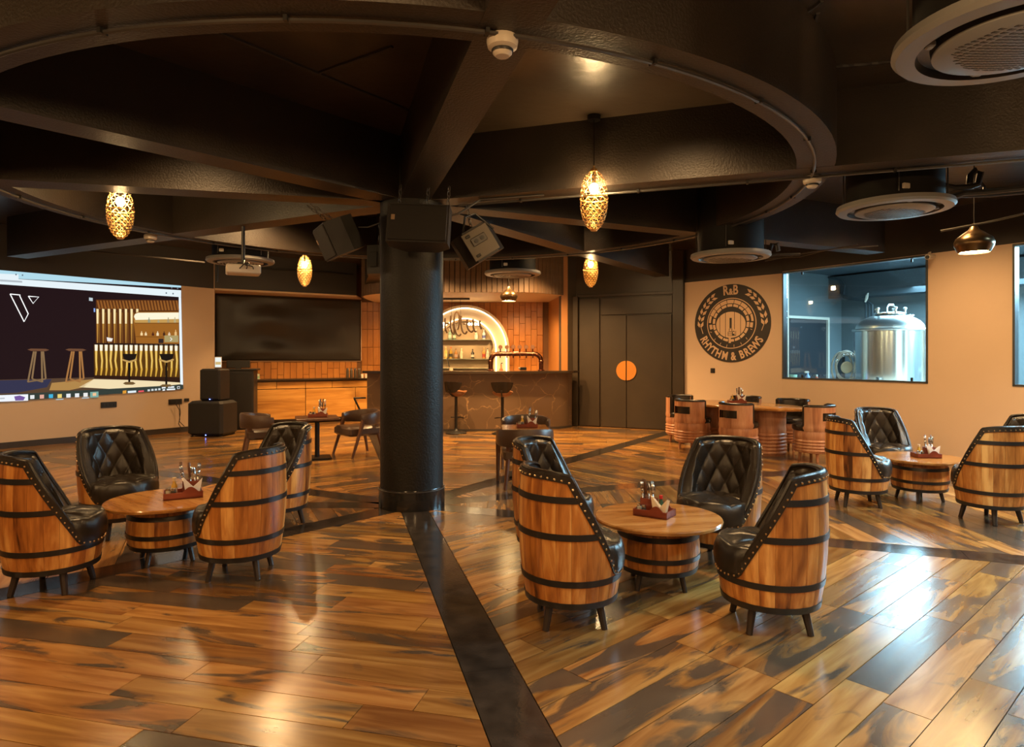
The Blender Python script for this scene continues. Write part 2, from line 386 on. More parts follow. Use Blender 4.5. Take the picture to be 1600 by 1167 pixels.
# back half of the room, under the camera, plain boards
STR = [-131.5, -75.5, -20.7, 22, 57, 105, 153, 181]      # radial stone strips, degrees
SW = .14
def clip(poly, n, d):
    out = []
    for i in range(len(poly)):
        a, b = poly[i], poly[(i + 1) % len(poly)]
        da = a[0] * n[0] + a[1] * n[1] - d; db = b[0] * n[0] + b[1] * n[1] - d
        if da >= 0: out.append(a)
        if (da >= 0) != (db >= 0):
            t = da / (da - db); out.append((a[0] + (b[0] - a[0]) * t, a[1] + (b[1] - a[1]) * t))
    return out
PW, PL, GAP = .203, 1.21, .0022
planks = []
rp = random.Random(3)
for i, a0 in enumerate(STR):
    a1 = STR[(i + 1) % 8]
    if a1 < a0: a1 += 360
    bis = R((a0 + a1) / 2); u = Vector((-math.sin(bis), math.cos(bis))); v = Vector((math.cos(bis), math.sin(bis)))
    n0 = (-math.sin(R(a0)), math.cos(R(a0))); n1 = (math.sin(R(a1)), -math.cos(R(a1)))
    for row in range(0, 62):
        off = rp.random() * PL
        for k in range(-12, 13):
            x0, x1 = k * PL + off + GAP, (k + 1) * PL + off - GAP; y0, y1 = row * PW + GAP, (row + 1) * PW - GAP
            cc = u * ((x0 + x1) / 2) + v * ((y0 + y1) / 2); wx, wy = cc.x + COLX, cc.y + COLY
            if wy < 1.0 or abs(wx) > .86 * wy + 1.3 or not inside((wx, wy)): 
                if not (wy > 1.0 and abs(wx) < .86 * wy + 1.3 and wy < 15.6 and inside((wx * .97, wy * .97))): continue
            pl = [(x0, y0), (x1, y0), (x1, y1), (x0, y1)]
            pg = [tuple(u * p[0] + v * p[1]) for p in pl]
            pg = clip(pg, n0, SW + GAP); 
            if len(pg) >= 3: pg = clip(pg, n1, SW + GAP)
            if len(pg) < 3: continue
            # drop degenerate slivers
            ar = abs(sum(pg[j][0] * pg[(j + 1) % len(pg)][1] - pg[(j + 1) % len(pg)][0] * pg[j][1] for j in range(len(pg)))) / 2
            if ar < .004: continue
            d2 = wx * wx + wy * wy
            vis = 1 if (wy > 2.45 and abs(wx) < .79 * wy + .3) else 0
            planks.append((-vis, d2, pg, u, v, (rp.random(), rp.random(), rp.random())))
planks.sort(key=lambda q: (q[0], q[1]))
def plank_mesh(name, items):
    vs = []; fs = []; uv = []; rn = []
    for _, _, pg, u, v, r in items:
        n = len(pg); b = len(vs); dz = -.0008 * r[0]
        for z in (-.012, dz):
            for p in pg:
                vs.append((p[0] + COLX, p[1] + COLY, z)); q = Vector(p); uv.append((q.dot(u), q.dot(v), 0)); rn.append(r)
        ar = sum(pg[j][0] * pg[(j + 1) % n][1] - pg[(j + 1) % n][0] * pg[j][1] for j in range(n))
        top = tuple(range(b + n, b + 2 * n)); bot = tuple(range(b + n - 1, b - 1, -1))
        if ar < 0: top = top[::-1]; bot = bot[::-1]
        fs += [top, bot] + [((b + j, b + (j + 1) % n, b + n + (j + 1) % n, b + n + j) if ar > 0 else (b + n + j, b + n + (j + 1) % n, b + (j + 1) % n, b + j)) for j in range(n)]
    me = bpy.data.meshes.new(name); me.from_pydata(vs, [], fs); me.update()
    A = me.attributes.new('puv', 'FLOAT_VECTOR', 'POINT'); A.data.foreach_set('vector', [c for p in uv for c in p])
    A = me.attributes.new('prnd', 'FLOAT_VECTOR', 'POINT'); A.data.foreach_set('vector', [c for p in rn for c in p])
    return me
for q in planks[:298]: link('plank', plank_mesh('plank', [q]), plank_m, floor)
o = link('far_planks', plank_mesh('far_planks', planks[298:]), plank_m, floor); o['kind'] = 'stuff'
rest = MB().prism([(-13, -4.4), (11.8, -4.4), (11.8, .9), (-13, .9)], -.012, -.001).build('rear_boards', subfloor, floor)
for a in STR:
    d = Vector((math.cos(R(a)), math.sin(R(a)))); n = Vector((-d.y, d.x)) * (SW - .004)
    s0, s1 = .25, 11.5
    if a in (-75.5,): s1 = 6.0
    if a == -131.5: s1 = 7.4
    if a == -20.7: s1 = 9.0
    if a in (57, 105): s1 = 8.6 if a == 57 else 7.2
    if a == 22: s1 = 8.6
    if a == 153: s1 = 8.2
    if a == 181: s1 = 9.5
    k = s0
    while k < s1:
        e = min(k + 1.2, s1)
        p = [Vector((COLX, COLY)) + d * t + n * sg for t, sg in ((k, -1), (e - .003, -1), (e - .003, 1), (k, 1))]
        MB().prism([tuple(q) for q in p], -.012, -.0004).build('stone_strip', strip_m, floor)
        k = e

# ================================================================== CEILING, RING BEAM, RADIAL BEAMS, COLUMN
ceil = struct(MB().prism([(-14, -5), (13.5, -5), (13.5, 18), (-14, 18)], ZS, ZS + .15).build('ceiling', black_slab))
def ring(r0, r1, z0, z1, n=128, M=None):
    mb = MB(); vs = []; fs = []
    for i in range(n):
        a = 2 * math.pi * i / n; c, s = math.cos(a), math.sin(a)
        vs += [(r0 * c, r0 * s, z0), (r1 * c, r1 * s, z0), (r1 * c, r1 * s, z1), (r0 * c, r0 * s, z1)]
    for i in range(n):
        j = (i + 1) % n
        for k in range(4): fs.append((i * 4 + k, j * 4 + k, j * 4 + (k + 1) % 4, i * 4 + (k + 1) % 4))
    return mb.add([(x, y, z) for x, y, z in vs], [f[::-1] for f in fs], M)
TC = Matrix.Translation((COLX, COLY, 0))
RI, RO = 3.80, 4.10
rb = ring(RI, RO, ZB, ZS, M=TC).build('ring_beam', black_ceil, ceil, True, 30)
BEAMS = [-131, -74.5, -19, 26, 57, 105, 152, 194]
for a in BEAMS:
    d = Vector((math.cos(R(a)), math.sin(R(a)), 0)); n = Vector((-d.y, d.x, 0))
    L = {-131: 9.0, -74.5: 9.5, -19: 9.6, 26: 7.6, 57: 7.6, 105: 8.2, 152: 8.0, 194: 9.5}[a]
    hw = .15; c = Vector((COLX, COLY, 0)); s0 = .15
    p = [c + d * s0 - n * hw, c + d * L - n * hw, c + d * L + n * hw, c + d * s0 + n * hw]
    MB().prism([(q.x, q.y) for q in p], ZB - .002, ZS).build('radial_beam', black_ceil, ceil)
# slab joints (cast panel seams, proud cement lips)
for (x0, y0), (x1, y1) in (((345, 50), (640, 172)), ((500, 112), (612, 72)), ((1205, 60), (1285, 0)), ((1290, 105), (1400, 95)), ((1262, 105), (1278, 20))):
    p, q = zat(x0, y0, ZS), zat(x1, y1, ZS); d = (q - p)
    pts = [p + d * t + Vector((random.uniform(-.006, .006), random.uniform(-.006, .006), -.002)) for t in [i / 12 for i in range(13)]]
    MB().tube(pts, .016, 5).build('slab_seam', black_wall, ceil)
col = struct(MB().lathe([(COLR, .0), (COLR, ZS)], 64, TC, False).build('column', black_col, None, True), 'round black column in the middle of the room', 'column')
MB().lathe([(COLR + .002, 0), (COLR + .016, 0), (COLR + .016, .205), (COLR + .012, .215), (COLR + .002, .215)], 64, TC, False).build('skirting', plain('black_gloss_tile', (.012, .011, .010), .15), col, True)
MB().lathe([(COLR + .014, .19), (COLR + .021, .192), (COLR + .021, .2), (COLR + .014, .202)], 64, TC, False).build('steel_edge', metal_gr, col, True)

# conduits on the soffits
mb = MB(); pts = [(COLX + 3.94 * math.cos(R(a)), COLY + 3.94 * math.sin(R(a)), ZB - .016) for a in range(0, 360, 3)]
cd = tag(mb.tube(pts, .012, 6, closed=True).build('ceiling_conduit', metal_gr, None, True), 'thin grey conduit running round the underside of the ring beam', 'conduit')
for a in range(4, 360, 14):
    M = TC @ Matrix.Rotation(R(a), 4, 'Z')
    MB().box((3.94, 0, ZB - .012), (.05, .02, .03), M=M).build('saddle_clip', metal_dk, cd)
d = Vector((math.cos(R(-19)), math.sin(R(-19)), 0)); n = Vector((-d.y, d.x, 0)); c = Vector((COLX, COLY, ZB - .02))
e = tag(MB().tube([c + d * t + n * .1 for t in (.5, 2, 4, 6, 8)], .013, 6).build('beam_conduit', metal_gr, None, True), 'straight grey conduit under the beam running right from the column', 'conduit')
for t in (1.2, 2.4, 3.4, 4.6, 5.6): MB().box(tuple(c + d * t + n * .1), (.02, .05, .03), R(-19)).build('saddle_clip', metal_dk, e)
tag(MB().tube([at(60, 384, 10.6), at(140, 392, 11), at(250, 403, 11.6), at(320, 410, 12)], .016, 6).build('wall_conduit', metal_gr, None, True), 'grey conduit under the far ceiling above the projected picture', 'conduit')
tag(MB().tube([at(1195, 408, 10.4), at(1255, 396, 10.2), at(1300, 389, 10.0), at(1372, 384, 9.2)], .010, 6).build('cable', metal_gr, None, True), 'pale cable strung below the ceiling above the brew window', 'cable')
tag(MB().tube([at(1195, 404, 10.6), at(1250, 401, 10.2), at(1285, 392, 9.9), at(1340, 382, 9.4)], .010, 6).build('cable', metal_gr, None, True), 'slack pale cable hanging just under the straight one by the brew window', 'cable')
tag(MB().tube([at(1470, 361, 7.3), at(1540, 348, 7.0), at(1600, 334, 6.7)], .012, 6).build('conduit', metal_gr, None, True), 'grey conduit behind the bell lamp near the cream wall', 'conduit')

def smoke(px, py, label):
    p = zat(px, py, ZB - .05); p.z = ZB
    t = thing('smoke_detector', label, 'smoke detector', p, 0, 'smoke detectors on the beams')
    MB().lathe([(.001, -.10), (.035, -.10), (.05, -.085), (.052, -.065), (.075, -.055), (.08, -.03), (.08, -.012), (.075, -.0)], 20).build('housing', plas_w, t, True)
    MB().lathe([(.054, -.082), (.056, -.078), (.056, -.068), (.054, -.066)], 20, None, False).build('sensor_slot', plas_b, t, True)
smoke(785, 73, 'white smoke detector on the ring beam at the top of the photo')
smoke(1269, 285, 'white smoke detector where the ring beam meets the right beam')
smoke(1128, 370, 'small white smoke detector on the far right of the ring beam')
smoke(235, 373, 'small white smoke detector on the far left of the ring beam')

# ================================================================== WALLS
# left cream wall
struct(wallseg(MB(), Lb, La, 0, 3.07, .2, 1).build('wall_left', cream))
struct(wallseg(MB(), Lb + Vector((.01, -.01, 0)), La + Vector((.01, -.01, 0)), 3.07, ZS, .22, 1).build('wall_left_upper', black_wall))
nL = Vector((ld.y, -ld.x, 0))
struct(wallseg(MB(), Lb + nL * .015, La + nL * .015, 0, .11, .03, 1).build('baseboard_left', base_m))
# return of the left wall
struct(MB().prism([(La.x, La.y), (La.x + .02, La.y + .01), (T0.x + .1, T0.y + .1), (T0.x - .1, T0.y + .1)], 0, ZS).build('wall_return', cream))
# back walls (tiled)
wb = struct(wallseg(MB(), T0, T1, 0, ZS, .2, 1).build('wall_back_left', tile_back))
wb2 = struct(wallseg(MB(), T1, T2, 0, ZS, .2, 1).build('wall_back', tile_back))
wside = struct(wallseg(MB(), T2, T3, 0, ZS, .15, 1).build('wall_bar_side', plain('orange_side_panel', (.38, .155, .035), .5)))
AXC = Vector((-1.19, 16.83, 0)); AZ = 1.76; ARO = 1.125; ARI = .72
def tiles(wall, a, b, z0, z1, off=.012, tw=.15, thh=.46, skip=None):
    d = (b - a); L = d.length; d.normalize(); nn = Vector((d.y, -d.x, 0)); rz = math.atan2(d.y, d.x)
    me = MB().bbox((0, 0, 0), (tw - .008, .02, thh - .008), .003).mesh('wall_tile'); me.materials.append(tile_m)
    n = int(L / tw)
    for i in range(n):
        z = z0 - random.choice((0, .15, .3)) * 1.0
        while z < z1 - .02:
            lo, hi = max(z, z0), min(z + thh, z1); c = a + d * ((i + .5) * tw) + nn * off
            cz = (lo + hi) / 2
            if hi - lo > .05 and not (skip and skip(c, cz)):
                o = link('wall_tile', me, None, wall); o.location = (c.x, c.y, cz); o.rotation_euler = (0, 0, rz); o.scale = (1, 1, (hi - lo - .008) / (thh - .008))
            z += thh
tiles(wb, T0 + (T1 - T0) * .18, T1, .98, 1.62)
tiles(wb, T1 - (T1 - T0).normalized() * .45, T1, 1.62, 3.0)
tiles(wb2, T1, T2, 1.05, 2.98, skip=lambda c, z: (abs(c.x - AXC.x) < ARO - .12 and (z < AZ or (c.x - AXC.x) ** 2 + (z - AZ) ** 2 < (ARO - .25) ** 2)) or (c.x < -2.4 and z < 1.2))
# door wall
struct(wallseg(MB(), T3, D0, 0, ZS, .15, 1).build('wall_door_jamb', brown_wall))
dwd = (Wc - D0).normalized(); dwn = Vector((-dwd.y, dwd.x, 0)); DN = -dwn if (-dwn).y < 0 else dwn
drz = math.atan2(dwd.y, dwd.x)
wdr = struct(wallseg(MB(), D0, Wc, 0, ZS, .2, 1).build('wall_door', brown_wall))
def dpt(px):  # distance along the door wall for an image column
    k = (px - CX) / F; return (k * D0.y - D0.x) / (dwd.x - k * dwd.y)
def dbox(name, s0, s1, z0, z1, th, mat, parent, off=0.0, bev=.006):
    c = D0 + dwd * ((s0 + s1) / 2) + DN * (off + th / 2)
    return MB().bbox((c.x, c.y, (z0 + z1) / 2), (s1 - s0, th, z1 - z0), bev, drz).build(name, mat, parent)
dbox('door_casing', dpt(897), dpt(905), 0, 2.95, .10, brown_wall, wdr)
dbox('header_panel', dpt(905), dpt(1052), 2.93, 2.99, .07, brown_wall, wdr)
dbox('corner_casing', dpt(1052), dpt(1069), 0, ZS, .09, brown_wall, wdr)
dbox('fixed_panel', dpt(906), dpt(937.5), .02, 2.90, .04, brown_wall, wdr)
dtop = H + (HY - 493) / F * 14.7
dbox('transom_panel', dpt(939.5), dpt(1051), dtop + .02, 2.90, .03, brown_wall, wdr)
hx = dpt(979.5); hz = H + (HY - 579) / F * 14.55
for i, (s0, s1) in enumerate(((dpt(940), hx - .006), (hx + .006, dpt(1050)))):
    dr = struct(dbox('door_%d' % (i + 1), s0, s1, .015, dtop, .035, brown_wall, None), 'dark brown door leaf, %s of the copper handle' % ('left' if i == 0 else 'right'), 'door')
    # half-disc copper plate
    poly = []; rr = .215
    for k in range(25):
        a = R(90 + 180 * k / 24) if i == 0 else R(-90 + 180 * k / 24); poly.append((rr * math.cos(a) + (-.012 if i == 0 else .012), rr * math.sin(a)))
    c = D0 + dwd * hx + DN * .036
    M = Matrix.Translation((c.x, c.y, hz)) @ Matrix.Rotation(drz, 4, 'Z') @ Matrix.Rotation(R(90), 4, 'X')
    MB().prism(poly, 0, .02, M).build('handle_plate', copper, dr)
# logo wall + window wall
struct(wallseg(MB(), Wc, W0, 0, ZW, .2, 1).build('wall_right_logo', cream))
struct(wallseg(MB(), Wc, W0, ZW, ZS, .2, 1).build('wall_right_upper', black_wall))
WZ0, WZ1 = 1.168, 3.185
wr = MB(); wallseg(wr, W0, W4, 0, WZ0, .2, 1); wallseg(wr, W0, W4, WZ1, ZW + .035, .2, 1)
wallseg(wr, W0 + wd * 2.569, W2, WZ0, WZ1, .2, 1); wallseg(wr, W3, W4, WZ0, WZ1, .2, 1); wallseg(wr, W0, W0 + wd * .001, WZ0, WZ1, .2, 1)
struct(wr.build('wall_right', cream))
struct(wallseg(MB(), W0, W4, ZW + .035, ZS, .2, 1).build('wall_right_band', black_wall))
nW = Vector((wd.y, -wd.x, 0)); nW = nW if nW.x < 0 else -nW; wrz = math.atan2(wd.y, wd.x)
frame_m = plain('window_frame_steel', (.10, .11, .115), .35, .6)
for i, (a, b) in enumerate(((W0, W0 + wd * 2.569), (W2, W3))):
    L = (b - a).length; c = (a + b) / 2
    win = struct(MB().box((0, .10, 0), (L - .06, .008, WZ1 - WZ0 - .06)).build('window_%d' % (i + 1), pane_m), 'large fixed brew house window with a thin dark frame' if i == 0 else 'brew house window cut off by the right edge of the photo', 'window')
    win.location = (c.x, c.y, (WZ0 + WZ1) / 2); win.rotation_euler = (0, 0, wrz)
    h = (WZ1 - WZ0) / 2; f = .03
    for nm, cc, sz in (('frame_bar', (0, .06, h - f / 2), (L, .14, f)), ('frame_bar', (0, .06, -h + f / 2), (L, .14, f)), ('frame_bar', (-L / 2 + f / 2, .06, 0), (f, .14, 2 * h)), ('frame_bar', (L / 2 - f / 2, .06, 0), (f, .14, 2 * h))):
        MB().box(cc, sz).build(nm, frame_m, win)
    for sx in (-.36, .39):
        for sz in (-1, 1): MB().bbox((sx * L, .085, sz * (h - .05)), (.03, .035, .07), .006).build('glass_clamp', metal_dk, win)
# rear walls behind the camera
struct(wallseg(MB(), W4, Vector((11.9, -4.5, 0)), 0, ZS, .2, 1).build('wall_rear_right', cream))
struct(wallseg(MB(), Vector((11.9, -4.5, 0)), Vector((-13.2, -4.5, 0)), 0, ZS, .2, 1).build('wall_rear', cream))
struct(wallseg(MB(), Vector((-13.2, -4.5, 0)), Lb, 0, ZS, .2, 1).build('wall_rear_left', cream))

# ================================================================== BREW HOUSE behind the glass
def bp_(s, depth): p = W0 + wd * s - nW * depth; return p
brw = MB()
b0, b1, b2, b3 = bp_(-2.2, 4.6), bp_(9.2, 4.6), bp_(9.2, .2), bp_(-2.2, .2)
bi0, bi1 = bp_(-1.57, 4.6), bp_(9.2, 4.6)
bh = struct(wallseg(MB(), bp_(-1.57, 4.6), bp_(9.2, 4.6), 0, ZS, .15, 1).build('wall_brew_back', brew_wall))
struct(wallseg(MB(), bp_(-1.57, .25), bp_(-1.57, 4.6), 0, ZS, .15, 1).build('wall_brew_left', brew_wall))
struct(wallseg(MB(), bp_(9.2, 4.6), bp_(9.2, .25), 0, ZS, .15, 1).build('wall_brew_right', brew_wall))
bm = MB(); q = [bp_(-1.57, .25), bp_(9.2, .25), bp_(9.2, 4.6), bp_(-1.57, 4.6)]
struct(MB().prism([(p.x, p.y) for p in q][::-1], -.011, .0).build('floor_brew', plain('brew_floor', (.25, .27, .27), .35)))
struct(MB().prism([(p.x, p.y) for p in q][::-1], 3.55, 3.6).build('ceiling_brew', brew_ceil))
PB = bp_(0, 4.58)      # back wall plane of the brew room
def bwall(x, y, off=0.0): return onplane(x, y, PB + nW * off, nW)
# dark beam along the brew wall
tag(wallseg(MB(), bp_(-1.57, 4.55), bp_(9, 4.55), 2.98, 3.5, .5, -1).build('brew_beam', brew_ceil), 'deep blue-grey beam across the brew house behind the glass', 'beam')
# pillar
a_, b_ = bwall(1315, 500), bwall(1342, 500)
# dark doorway with white frame
dd = thing('dark_doorway', 'dark doorway with a pale frame at the back of the brew house', 'doorway', (0, 0, 0))
LW = bp_(-1.57, .25)
p0, p1 = onplane(1230, 500, LW + wd * .02, wd), onplane(1291, 500, LW + wd * .02, wd); ztop = p1.z
q0, q1 = Vector((p0.x, p0.y, 0)), Vector((p1.x, p1.y, 0)); dv = (q1 - q0).normalized()
wallseg(MB(), q0, q1, .001, ztop, .018, 1).build('opening', brew_dark, dd)
wallseg(MB(), q1, q1 + dv * .06, .001, ztop + .06, .05, -1).build('door_frame', plas_w, dd)
wallseg(MB(), q0, q1, ztop, ztop + .06, .05, -1).build('door_frame', plas_w, dd)
def tank(name, label, c, r, zt, parts=True):
    t = thing(name, label, 'tank', (c.x, c.y, 0), R(30))
    MB().lathe([(r, .35), (r, zt)], 64, None, False).build('shell', stainless, t, True)
    MB().lathe([(r + .03, zt - .03), (r + .035, zt - .01), (r + .03, zt + .01), (r * .96, zt + .02), (r * .955, zt + .05), (r * .92, zt + .10), (r * .84, zt + .155), (r * .72, zt + .205), (r * .58, zt + .245), (r * .42, zt + .275), (.001, zt + .29)], 64, None, False).build('dome', plain('brushed_dome', (.72, .73, .72), .33, 1), t, True, 70)
    MB().lathe([(r, .35), (r * .8, .22), (.1, .12), (.001, .12)], 48, None, False).build('cone_bottom', stainless, t, True)
    for a in range(4): MB().tube([(r * .8 * math.cos(a * 1.57), r * .8 * math.sin(a * 1.57), .4), (r * .85 * math.cos(a * 1.57), r * .85 * math.sin(a * 1.57), 0)], .035, 10).build('leg', stainless, t, True)
    m = MB().lathe([(r * .40, zt + .28), (r * .44, zt + .285), (r * .44, zt + .315), (r * .40, zt + .325), (.001, zt + .345)], 32, None, False).build('manway_lid', stainless, t, True)
    MB().tube([(-.12, -.02, zt + .33), (-.12, -.02, zt + .42), (-.04, -.02, zt + .47), (.08, -.02, zt + .47), (.12, -.02, zt + .42), (.12, -.02, zt + .34)], .018, 8).build('lid_handle', stainless, m, True)
    for a in range(5):
        an = a * 1.256 + .3; MB().lathe([(.02, zt + .30), (.02, zt + .38), (.035, zt + .385), (.035, zt + .41), (.001, zt + .42)], 10, Matrix.Translation((r * .42 * math.cos(an), r * .42 * math.sin(an), 0))).build('clamp_knob', stainless, m, True)
    MB().lathe([(.05, zt + .16), (.05, zt + .27), (.07, zt + .27), (.07, zt + .29), (.001, zt + .3)], 16, Matrix.Translation((r * .70, -.15, 0))).build('port', stainless, t, True)
    MB().tube([(-r - .02, -.2, zt - .9), (-r - .12, -.2, zt - .9), (-r - .16, -.25, zt - .95), (-r - .16, -.3, zt - 1.02)], .03, 10).build('valve', stainless, t, True)
    return t
tc_ = at(1390, 560, 12.4); 
tank('brewing_tank', 'large stainless steel brewing tank with domed lid behind the window', Vector((tc_.x, tc_.y, 0)), .60, H + (HY - 515) / F * 12.3)
tank('brewing_tank', 'second steel tank half hidden at the right edge of the brew window', Vector((tc_.x + 1.35, tc_.y - .2, 0)), .5, H + (HY - 503) / F * 12.2)
# pipes on the brew back wall
pm = plain('brew_pipe', (.05, .065, .075), .4, .3)
for i, dx in enumerate((0, 5, 10)):
    pts = [(1290 + dx, 433 + dx * .3), (1308 + dx * .8, 436 + dx * .3), (1314 + dx * .6, 445), (1312 + dx * .5, 458 + dx * .7), (1322 + dx * .5, 463 + dx * .5), (1349 + dx * .5, 470), (1353 + dx, 476), (1353 + dx, 500)]
    tag(MB().tube([bwall(x, y, .55) for x, y in pts], .02, 7).build('wall_pipe', pm, None, True), 'dark bent pipe on the brew house wall, %s of the three' % ('left', 'middle', 'right')[i], 'pipe', 'bent pipes on the brew house wall')
tag(MB().tube([bwall(x, y, .6) for x, y in ((1352, 472), (1354, 462), (1356, 458), (1355, 466), (1352, 471))], .02, 7).build('valve_handle', plas_w, None, True), 'white curved handle on the pipes behind the brew window', 'handle')
# hose coil
hc = at(1323, 574, 13.0)
hs = thing('hose_coil', 'coiled white hose hanging beside the brewing tank', 'hose', hc)
rh = random.Random(5)
for k in range(4):
    r0 = .22 + .025 * k; cx_, cz_ = rh.uniform(-.05, .05), rh.uniform(-.07, .03)
    MB().tube([(cx_ + r0 * (1 - .1 * k) * math.cos(a * .26), .03 * k, cz_ + r0 * 1.12 * math.sin(a * .26)) for a in range(25)], .019, 6).build('hose_loop', plas_w, hs, True)
for a in (40, 75, 110, 150): MB().ball((.24 * math.cos(R(a)), -.02, .25 * math.sin(R(a))), .032).build('coupling', stainless, hs, True)
MB().lathe([(.10, -.03), (.12, 0), (.10, .03)], 20, Matrix.Rotation(R(90), 4, 'X')).build('reel', paper, hs, True)
tag(MB().box((0, 0, -.45), (.06, .25, 1.4), 0, Matrix.Translation((hc.x, hc.y + .25, hc.z))).build('hose_post', frame_m), 'grey post that carries the coiled hose', 'post')
# items on the window ledge
lg = at(1280, 590, 12.2)
lb = thing('ledge_bench', 'steel bench under the brew window inside the brew house', 'bench', (0, 0, 0))
q = [bp_(-.5, .26), bp_(2.55, .26), bp_(2.55, .62), bp_(-.5, .62)]
MB().prism([(p.x, p.y) for p in q][::-1], 1.06, 1.10).build('bench_top', stainless, lb)
for s_ in (-.3, 2.3):
    p = bp_(s_, .45); MB().box((p.x, p.y, .53), (.05, .05, 1.06), wrz).build('leg', stainless, lb)
def onbench(px, dep=.42):
    k = (px - CX) / F; o_ = W0 - nW * dep; s_ = (k * o_.y - o_.x) / (wd.x - k * wd.y); return o_ + wd * s_
p = onbench(1237); tag(MB().lathe([(.001, 1.101), (.09, 1.101), (.10, 1.24), (.09, 1.24), (.08, 1.13), (.001, 1.12)], 20, Matrix.Translation((p.x, p.y, 0)), False).build('green_tub', plain('pale_green', (.35, .5, .36), .5), None, True), 'pale green tub on the ledge inside the brew window', 'tub')
p = onbench(1262); sp_ = thing('spray_bottle', 'small white and blue spray bottle on the brew window ledge', 'bottle', (p.x, p.y, 1.101))
MB().lathe([(.04, 0), (.045, .1), (.02, .14), (.015, .17)], 14).build('bottle', plain('pale_blue', (.3, .45, .7), .3), sp_, True); MB().bbox((-.02, 0, .19), (.09, .03, .04), .01).build('trigger_head', plas_w, sp_)
p = onbench(1276); rb_ = thing('red_bottle', 'little red bottle on the brew window ledge', 'bottle', (p.x, p.y, 1.101))
MB().lathe([(.03, 0), (.032, .08), (.015, .11)], 12).build('bottle', plain('red_plastic', (.6, .08, .03), .4), rb_, True); MB().lathe([(.018, .11), (.018, .15), (.001, .152)], 12).build('cap', plas_w, rb_, True)
# security camera beside the window
p = onplane(1455, 398, W0, nW); cc = thing('security_camera', 'white security camera at the top right corner of the brew window', 'camera', p, 0)
MB().lathe([(.05, 0), (.05, .02), (.02, .04)], 14, Matrix.Rotation(R(-90), 4, 'X') @ Matrix.Rotation(0, 4, 'X')).build('mount', plas_w, cc, True)
MB().tube([(0, 0, 0), (-.06, -.06, -.01)], .012).build('arm', plas_w, cc, True)
MB().tube([(.02, -.02, -.03), (-.16, -.16, -.06)], .04, 12).build('body', plas_w, cc, True); MB().tube([(-.16, -.16, -.06), (-.165, -.165, -.061)], .03, 12).build('lens', plas_b, cc, True)

# ================================================================== LOGO on the cream wall
lwd = (W0 - Wc).normalized(); nLg = Vector((lwd.y, -lwd.x, 0)); nLg = nLg if nLg.y < 0 else -nLg
LCp = Wc + lwd * 1.086; LCp.z = 2.255
logo = thing('wall_logo', 'round charcoal brewery emblem with wheat ears and a barrel on the cream wall', 'logo', LCp + nLg * .002)
logo.rotation_euler = (R(90), 0, math.atan2(lwd.y, lwd.x)); logo.scale = (1.06, 1, 1)
LR = .785
def disc(r0, r1, z0, z1, mat, name, parent=None, n=72):
    mb = MB()
    if r0 <= 0: mb.lathe([(r1, z0), (r1, z1)], n)
    else: mb = ring(r0, r1, z0, z1, n)
    return mb.build(name, mat, parent)
disc(0, LR, 0, .008, logo_dk, 'disc', logo)
U = LR / 490.0      # emblem drawn in units of the photo crop, centre (545,583)
def lp(x, y): return ((x - 540) * U, (583 - y) * U)
disc(308 * U, 318 * U, .008, .011, logo_lt, 'ring_line', logo)
# barrel staves ring (upper part cream, split by seams)
c0 = Vector(lp(535, 578))
def arcq(r0, r1, a0, a1, z0, z1, mat, name, n=6):
    pg = [(c0.x + r1 * U * math.cos(R(a0 + (a1 - a0) * i / n)), c0.y + r1 * U * math.sin(R(a0 + (a1 - a0) * i / n))) for i in range(n + 1)] + \
         [(c0.x + r0 * U * math.cos(R(a1 + (a0 - a1) * i / n)), c0.y + r0 * U * math.sin(R(a1 + (a0 - a1) * i / n))) for i in range(n + 1)]
    return MB().prism(pg, z0, z1).build(name, mat, logo)
for i in range(11):
    a = -18 + i * 19.7; arcq(246 if 1 < i < 9 else 262 - 0, 290, a + .8, a + 18.9, .008, .011, logo_lt, 'stave_mark') if 0 < i < 10 else arcq(246, 282, a + 4, a + 17, .008, .011, logo_lt, 'stave_mark')
for i in range(18):
    a = i * 20 + 3; arcq(205, 236, a + 1.5, a + 18, .008, .011, logo_lt, 'hoop_mark')
# barrel head with staves
pg = []
for i in range(40):
    a = 2 * math.pi * i / 40; pg.append((c0.x + 190 * U * math.cos(a), c0.y - 18 * U + (158 if math.sin(a) > 0 else 170) * U * math.sin(a)))
MB().prism(pg, .008, .011).build('barrel_head', logo_lt, logo)
for x, y0, y1 in ((395, 480, 745), (468, 430, 780), (585, 420, 660), (662, 470, 740)):
    a, b = lp(x - 3, y0), lp(x + 3, y1); MB().prism([(a[0], b[1]), (b[0], b[1]), (b[0], a[1]), (a[0], a[1])], .011, .0125).build('seam_mark', logo_dk, logo)
def lrect(x0, y0, x1, y1, mat, name, z0=.011, z1=.014):
    a, b = lp(x0, y0), lp(x1, y1); return MB().prism([(a[0], b[1]), (b[0], b[1]), (b[0], a[1]), (a[0], a[1])], z0, z1).build(name, mat, logo)
lrect(522, 515, 550, 645, logo_dk, 'tap_handle', .0125, .015)
for r_ in ((515, 650, 556, 685), (500, 690, 560, 740), (560, 680, 605, 740)): lrect(*r_, logo_dk, 'tap_outline', .0125, .014)
for r_ in ((522, 655, 549, 682), (507, 696, 553, 712), (507, 718, 553, 735), (565, 690, 585, 715), (588, 672, 600, 732), (512, 740, 540, 830)): lrect(*r_, logo_lt, 'tap_mark', .014, .016)
for x0, y0, x1, y1 in ((265, 683, 285, 692), (320, 790, 335, 770), (395, 850, 408, 825), (480, 885, 488, 850), (578, 882, 578, 850), (675, 850, 660, 825), (745, 790, 728, 765), (805, 670, 785, 662)):
    a, b = Vector((*lp(x0, y0), .0085)), Vector((*lp(x1, y1), .0085)); MB().tube([a, b], .0055, 4).build('tick_mark', logo_lt, logo)
